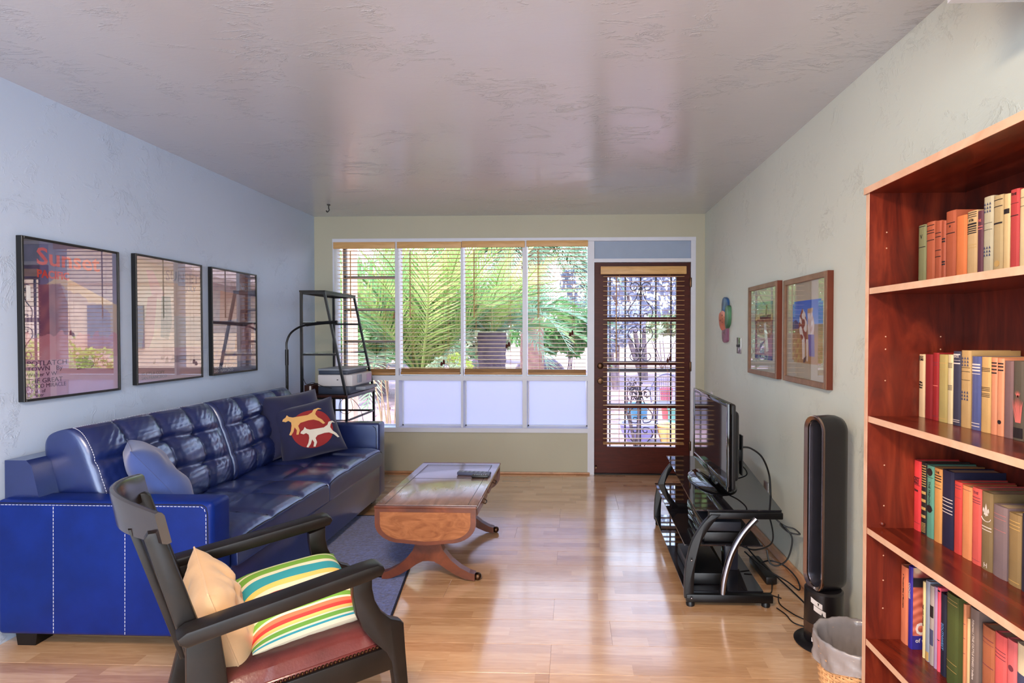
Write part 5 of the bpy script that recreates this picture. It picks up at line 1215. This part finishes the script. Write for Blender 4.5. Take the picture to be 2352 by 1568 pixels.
# bushes and trees: leaf masses
def bush(name, label, c, rx, ry, rz, n, ls, mat, cat='bush', trunk=None, seed=1, group=None):
    rnd = random.Random(seed); t = thing(name, label, cat, (c[0], c[1], GZ), 0, group); m = MB()
    lobes = [(Vector((rnd.gauss(0, .42)*rx, rnd.gauss(0, .42)*ry, rnd.gauss(0, .38)*rz)), rnd.uniform(.4, .7)) for _ in range(9)]
    for i in range(n):
        l, s_ = lobes[i % 9]; d = Vector((rnd.gauss(0, 1), rnd.gauss(0, 1), rnd.gauss(0, 1))).normalized(); r_ = rnd.uniform(.55, 1)**.5*s_
        p = Vector(c)+l+Vector((d.x*rx*r_, d.y*ry*r_, d.z*rz*r_))
        if p.z < GZ+.02: continue
        a = Vector((rnd.gauss(0, 1), rnd.gauss(0, 1), rnd.gauss(0, 1))).normalized(); b_ = a.cross(Vector((rnd.gauss(0, 1), rnd.gauss(0, 1), rnd.gauss(0, 1)))).normalized(); L = ls*rnd.uniform(.6, 1.3)
        m.add([p-a*L, p+b_*L*.42, p+a*L, p-b_*L*.42], [(0, 1, 2, 3)])
    o = part('foliage', m, mat, t, False); o['kind'] = 'stuff'
    st = MB(); rnd2 = random.Random(seed+5)
    for k in range(5 if not trunk else 3):
        e = Vector(c)+Vector((rnd2.gauss(0, .4)*rx, rnd2.gauss(0, .4)*ry, rz*.2)); b0 = Vector((c[0]+rnd2.gauss(0, .06)*rx, c[1]+rnd2.gauss(0, .06)*ry, GZ)); r_ = trunk or .018
        st.tube([b0, b0.lerp(e, .5)+Vector((rnd2.gauss(0, .05), 0, .1)), e], [r_, r_*.7, r_*.3], 6)
    part('stems', st, M_TRUNK, t)
L1 = leafmat('hedge_green', (78, 130, 66), (140, 186, 100)); L2 = leafmat('olive_grey_green', (128, 142, 110), (176, 188, 150)); L3 = leafmat('hazy_violet_green', (150, 150, 172), (190, 192, 200)); L4 = leafmat('sun_yellow_green', (150, 176, 60), (204, 216, 110))  # the violet leaf colour has the door view's haze painted in
def bu(name, label, u, v, y, w_, h_, n, ls, mat, **k):
    c = W(u, v, y); s_ = y/F; bush(name, label, (c.x, c.y, max(c.z, GZ+.1)), w_*s_/2, w_*s_/2*.7, h_*s_/2, n, ls, mat, **k)
bu('hedge_bush', 'dense green hedge at the right edge of the window view', 1310, 752, 20, 130, 130, 2600, .16, L1, seed=2)
bu('tree', 'far green tree behind the third window bay', 1100, 745, 26, 260, 150, 2600, .24, L2, cat='tree', trunk=.12, seed=3)
bu('tree', 'far tree behind the left window bay', 850, 770, 24, 220, 130, 2200, .22, L1, cat='tree', trunk=.12, seed=4)
bu('tree', 'pale feathery tree filling the top of the door glass', 1480, 650, 17, 260, 190, 4200, .12, L3, cat='tree', trunk=.09, seed=5)
bu('tree', 'grey green tree at the left of the door glass', 1410, 745, 14, 110, 120, 1500, .10, L3, cat='tree', trunk=.06, seed=6)
bu('bush', 'olive bush in the middle of the door glass', 1520, 740, 22, 170, 90, 1800, .15, L2, seed=7)
bu('bush', 'low far hedge right of the door glass', 1640, 745, 24, 160, 110, 1500, .18, L1, seed=8)
bu('bush', 'small yellow flowering shrub low behind the third bay', 1060, 838, 8.5, 60, 60, 420, .035, L4, seed=9)
bu('bush', 'grey leafed shrub at the foot of the big palm', 1010, 842, 8.0, 60, 40, 360, .035, L2, seed=10)
bu('bush', 'dark dead vine tangle beyond the door glass', 1462, 892, 6.6, 42, 60, 300, .018, plain('dead_leaf', (66, 48, 60), .8), seed=11)
bu('bush', 'bright yellow green shrub mirrored in the first poster', 2500, 850, 8.2, 240, 190, 1400, .06, L4, seed=12)
bu('bush', 'second yellow green shrub mirrored in the middle poster', 1960, 850, 11, 200, 160, 1300, .07, L4, seed=13)
# dry stems outside the clear low pane
dry = thing('dry_shrub', 'bare dry stems outside the low clear window pane', 'shrub', (-2.15, 6.35, GZ)); rnd = random.Random(4); dm_ = MB()
for k in range(11):
    x = -2.19+rnd.uniform(-.06, .10); tx_ = x+rnd.uniform(-.10, .16); dm_.tube(bez([(x, 6.35, GZ), (x+(tx_-x)*.4+.02, 6.35, .35), (tx_, 6.3+rnd.uniform(-.1, .1), rnd.uniform(.75, 1.0))], 4), [.010-.0007*i for i in range(9)], 5)
part('stems', dm_, plain('straw_stem', (196, 164, 128), .8, var=.2), dry)
lv = MB()
for k in range(26):
    p = Vector((-2.16+rnd.uniform(-.12, .22), 6.33+rnd.uniform(-.1, .1), rnd.uniform(.2, .95))); a = Vector((rnd.gauss(0, 1), rnd.gauss(0, 1), rnd.gauss(0, 1))).normalized()*.03; b_ = a.cross(Vector((0, .3, 1))).normalized()*.014
    lv.add([p-a, p+b_, p+a, p-b_], [(0, 1, 2, 3)])
o = part('dry_leaves', lv, plain('dry_leaf', (150, 104, 92), .8), dry, False); o['kind'] = 'stuff'
def rock(label, u, v, y, r_, sx_=1.3, mat=None, seed=1):
    rn = random.Random(seed); c = W(u, v, y); m = MB()
    bm = bmesh.new(); bmesh.ops.create_icosphere(bm, subdivisions=2, radius=r_)
    for q in bm.verts: q.co *= rn.uniform(.82, 1.1); q.co.x *= sx_; q.co.z *= .8
    bm.verts.index_update(); m.add([(q.co.x+c.x, q.co.y+c.y, q.co.z+GZ+r_*.55) for q in bm.verts], [tuple(q.index for q in f.verts) for f in bm.faces]); bm.free()
    tag(part('boulder', m, mat or plain('pale_stone', (206, 184, 170), .9, var=.15), None, True), label, 'boulder')
rock('pale boulder on the gravel by the right window bay', 1338, 845, 13, .26, 1.2, None, 3)
rock('dark boulder under the arching palm fronds', 1238, 812, 17, .5, 1.6, plain('dark_stone', (104, 84, 96), .9, var=.2), 4)
rock('dark boulder left of the thick palm trunk', 1092, 806, 20, .40, .7, plain('dark_stone', (104, 84, 96), .9), 5)

# iron security door just outside the brown door
sd = thing('security_door', 'black wrought iron security door with scrolls outside the brown door', 'gate', (.66, YB+WT+.03, 0)); yi = YB+WT+.03
def bar(name, x, z0, z1, w_=.008): part(name, MB().box(x-w_, x+w_, yi-.008, yi+.008, z0, z1), M_IRON, sd, False)
for x in (.23, 1.085): bar('side_rail', x, .02, 2.0, .02)
for z in (.05, .98, 1.97): part('cross_rail', MB().box(.21, 1.105, yi-.012, yi+.012, z-.018, z+.018), M_IRON, sd, False)
for u in (1401, 1436, 1471, 1506, 1541): bar('upright_bar', PY(u, 760, yi).x, .06, 1.96, .007)
xm = PY(1471, 760, yi).x
def scroll(zc, h, flip):
    for sg in (-1, 1):
        pts = []
        for k in range(26):      # small top curl
            a = k/25*2.6*pi; r_ = .012+.042*(k/25); pts.append((xm+sg*(.062+r_*cos(a+pi*.4)), yi, zc+flip*(h*.42+r_*sin(a+pi*.4))))
        body = bez([pts[-1], (xm+sg*.05, yi, zc+flip*h*.12), (xm+sg*.115, yi, zc-flip*h*.12), (xm+sg*.10, yi, zc-flip*h*.32), (xm+sg*.035, yi, zc-flip*h*.36), (xm+sg*.030, yi, zc-flip*h*.24), (xm+sg*.062, yi, zc-flip*h*.22), (xm+sg*.066, yi, zc-flip*h*.28)], 7)
        part('scroll', MB().tube(pts+body[1:], .0048, 5), M_IRON, sd)
    part('collar', MB().rbox(xm-.013, xm+.013, yi-.013, yi+.013, zc+flip*h*.22-.02, zc+flip*h*.22+.02, .004), M_IRON, sd)
scroll(1.62, .40, 1); scroll(1.27, .36, -1); scroll(.60, .36, 1); scroll(.30, .34, -1)
# things on the patio beyond the door
pch = thing('patio_chair', 'dark metal mesh patio chair beyond the door glass', 'chair', (1.40, 8.3, GZ)); pcx, pcy = 1.40, 8.3
M_PIRON = plain('patio_iron', (88, 82, 110), .5, .2)
part('back_frame', MB().tube(bez([(pcx-.22, pcy, .30), (pcx-.23, pcy+.02, .50), (pcx-.12, pcy+.05, .68), (pcx+.06, pcy+.05, .72), (pcx+.2, pcy+.02, .58), (pcx+.22, pcy, .30)], 8), .012, 7), M_PIRON, pch)
mm = MB()
for k in range(13):
    x = pcx-.2+.4*k/12; mm.tube([(x, pcy+.01, .32), (x+.0, pcy+.03,   .50+.18*(1-((x-pcx)/.24)**2))], .0035, 4)
for k in range(11): z = .32+.032*k; mm.tube([(pcx-.20, pcy+.02, z), (pcx+.20, pcy+.02, z)], .0035, 4)
o = part('mesh_back', mm, M_PIRON, pch); o['kind'] = 'stuff'
part('seat', MB().lathe([(.22, 0), (.23, .01), (.22, .02)], (pcx, pcy-.2, .30), 20), M_PIRON, pch)
for dx in (-.18, .18):
    for dy in (-.36, -.02): part('leg', MB().tube([(pcx+dx, pcy+dy, .31), (pcx+dx*1.15, pcy+dy*1.05, GZ)], .011, 6), M_PIRON, pch)
def pot(label, u, v, y, r_, h_, colr, rim=None, cat='pot'):
    c = W(u, v, y); t = thing('plant_pot', label, cat, (c.x, c.y, GZ)); z0 = GZ
    part('bowl', MB().lathe([(r_*.6, 0), (r_*.95, h_*.6), (r_, h_*.9), (r_*1.08, h_*.92), (r_*1.08, h_), (r_*.92, h_), (r_*.85, h_*.8), (.01, h_*.75)], (c.x, c.y, z0), 24), plain('pot_%d_%d_%d' % colr, colr, .45, var=.2), t)
    part('soil', MB().lathe([(r_*.86, h_*.8), (.002, h_*.84)], (c.x, c.y, z0), 20), plain('pot_soil', (120, 104, 110), .9), t)
pot('wide violet glazed bowl on the patio beyond the door', 1466, 1010, 7.3, .24, .26, (128, 124, 170))
pot('tall teal glazed pot standing behind the violet bowl', 1462, 985, 8.0, .16, .42, (70, 120, 150))
pot('ochre pot at the right foot of the door view', 1534, 1008, 7.2, .14, .26, (222, 176, 110))
pot('small red pot on the patio by the mesh chair', 1530, 930, 9.3, .10, .52, (196, 80, 84))
pot('blue green pot at the right edge of the door view', 1549, 975, 7.6, .09, .42, (110, 160, 150))
# house across the drive, seen mirrored in the glass of the posters
hs = thing('house', 'tan gabled house mirrored in the poster glass', 'house', (9.5, 15.5, GZ))
part('wall', MB().box(5.2, 15, 15, 20, GZ, 2.7), plain('tan_stucco', (222, 190, 156), .85, var=.04), hs, False)
part('gable', MB().prism([(4.8, 2.7), (15.4, 2.7), (10, 4.3)], (0, 14.9, 0), (1, 0, 0), (0, 0, 1), (0, 5, 0)), plain('tan_gable', (206, 170, 138), .85), hs, False)
part('roof', MB().prism([(4.5, 2.62), (10, 4.32), (15.7, 2.62), (15.7, 2.78), (10, 4.5), (4.5, 2.78)], (0, 14.6, 0), (1, 0, 0), (0, 0, 1), (0, 5.6, 0)), plain('roof_brown', (150, 116, 100), .85), hs, False)
part('window', MB().box(7, 8.6, 14.95, 15, .9, 2.1), plain('dark_pane', (80, 92, 110), .2), hs, False)
fe = thing('block_wall', 'far low garden wall across the gravel', 'wall', (0, 32, GZ))
part('wall', MB().box(-40, 3, 32, 32.3, GZ, 1.3), plain('garden_wall', (200, 176, 168), .9, var=.05), fe, False)
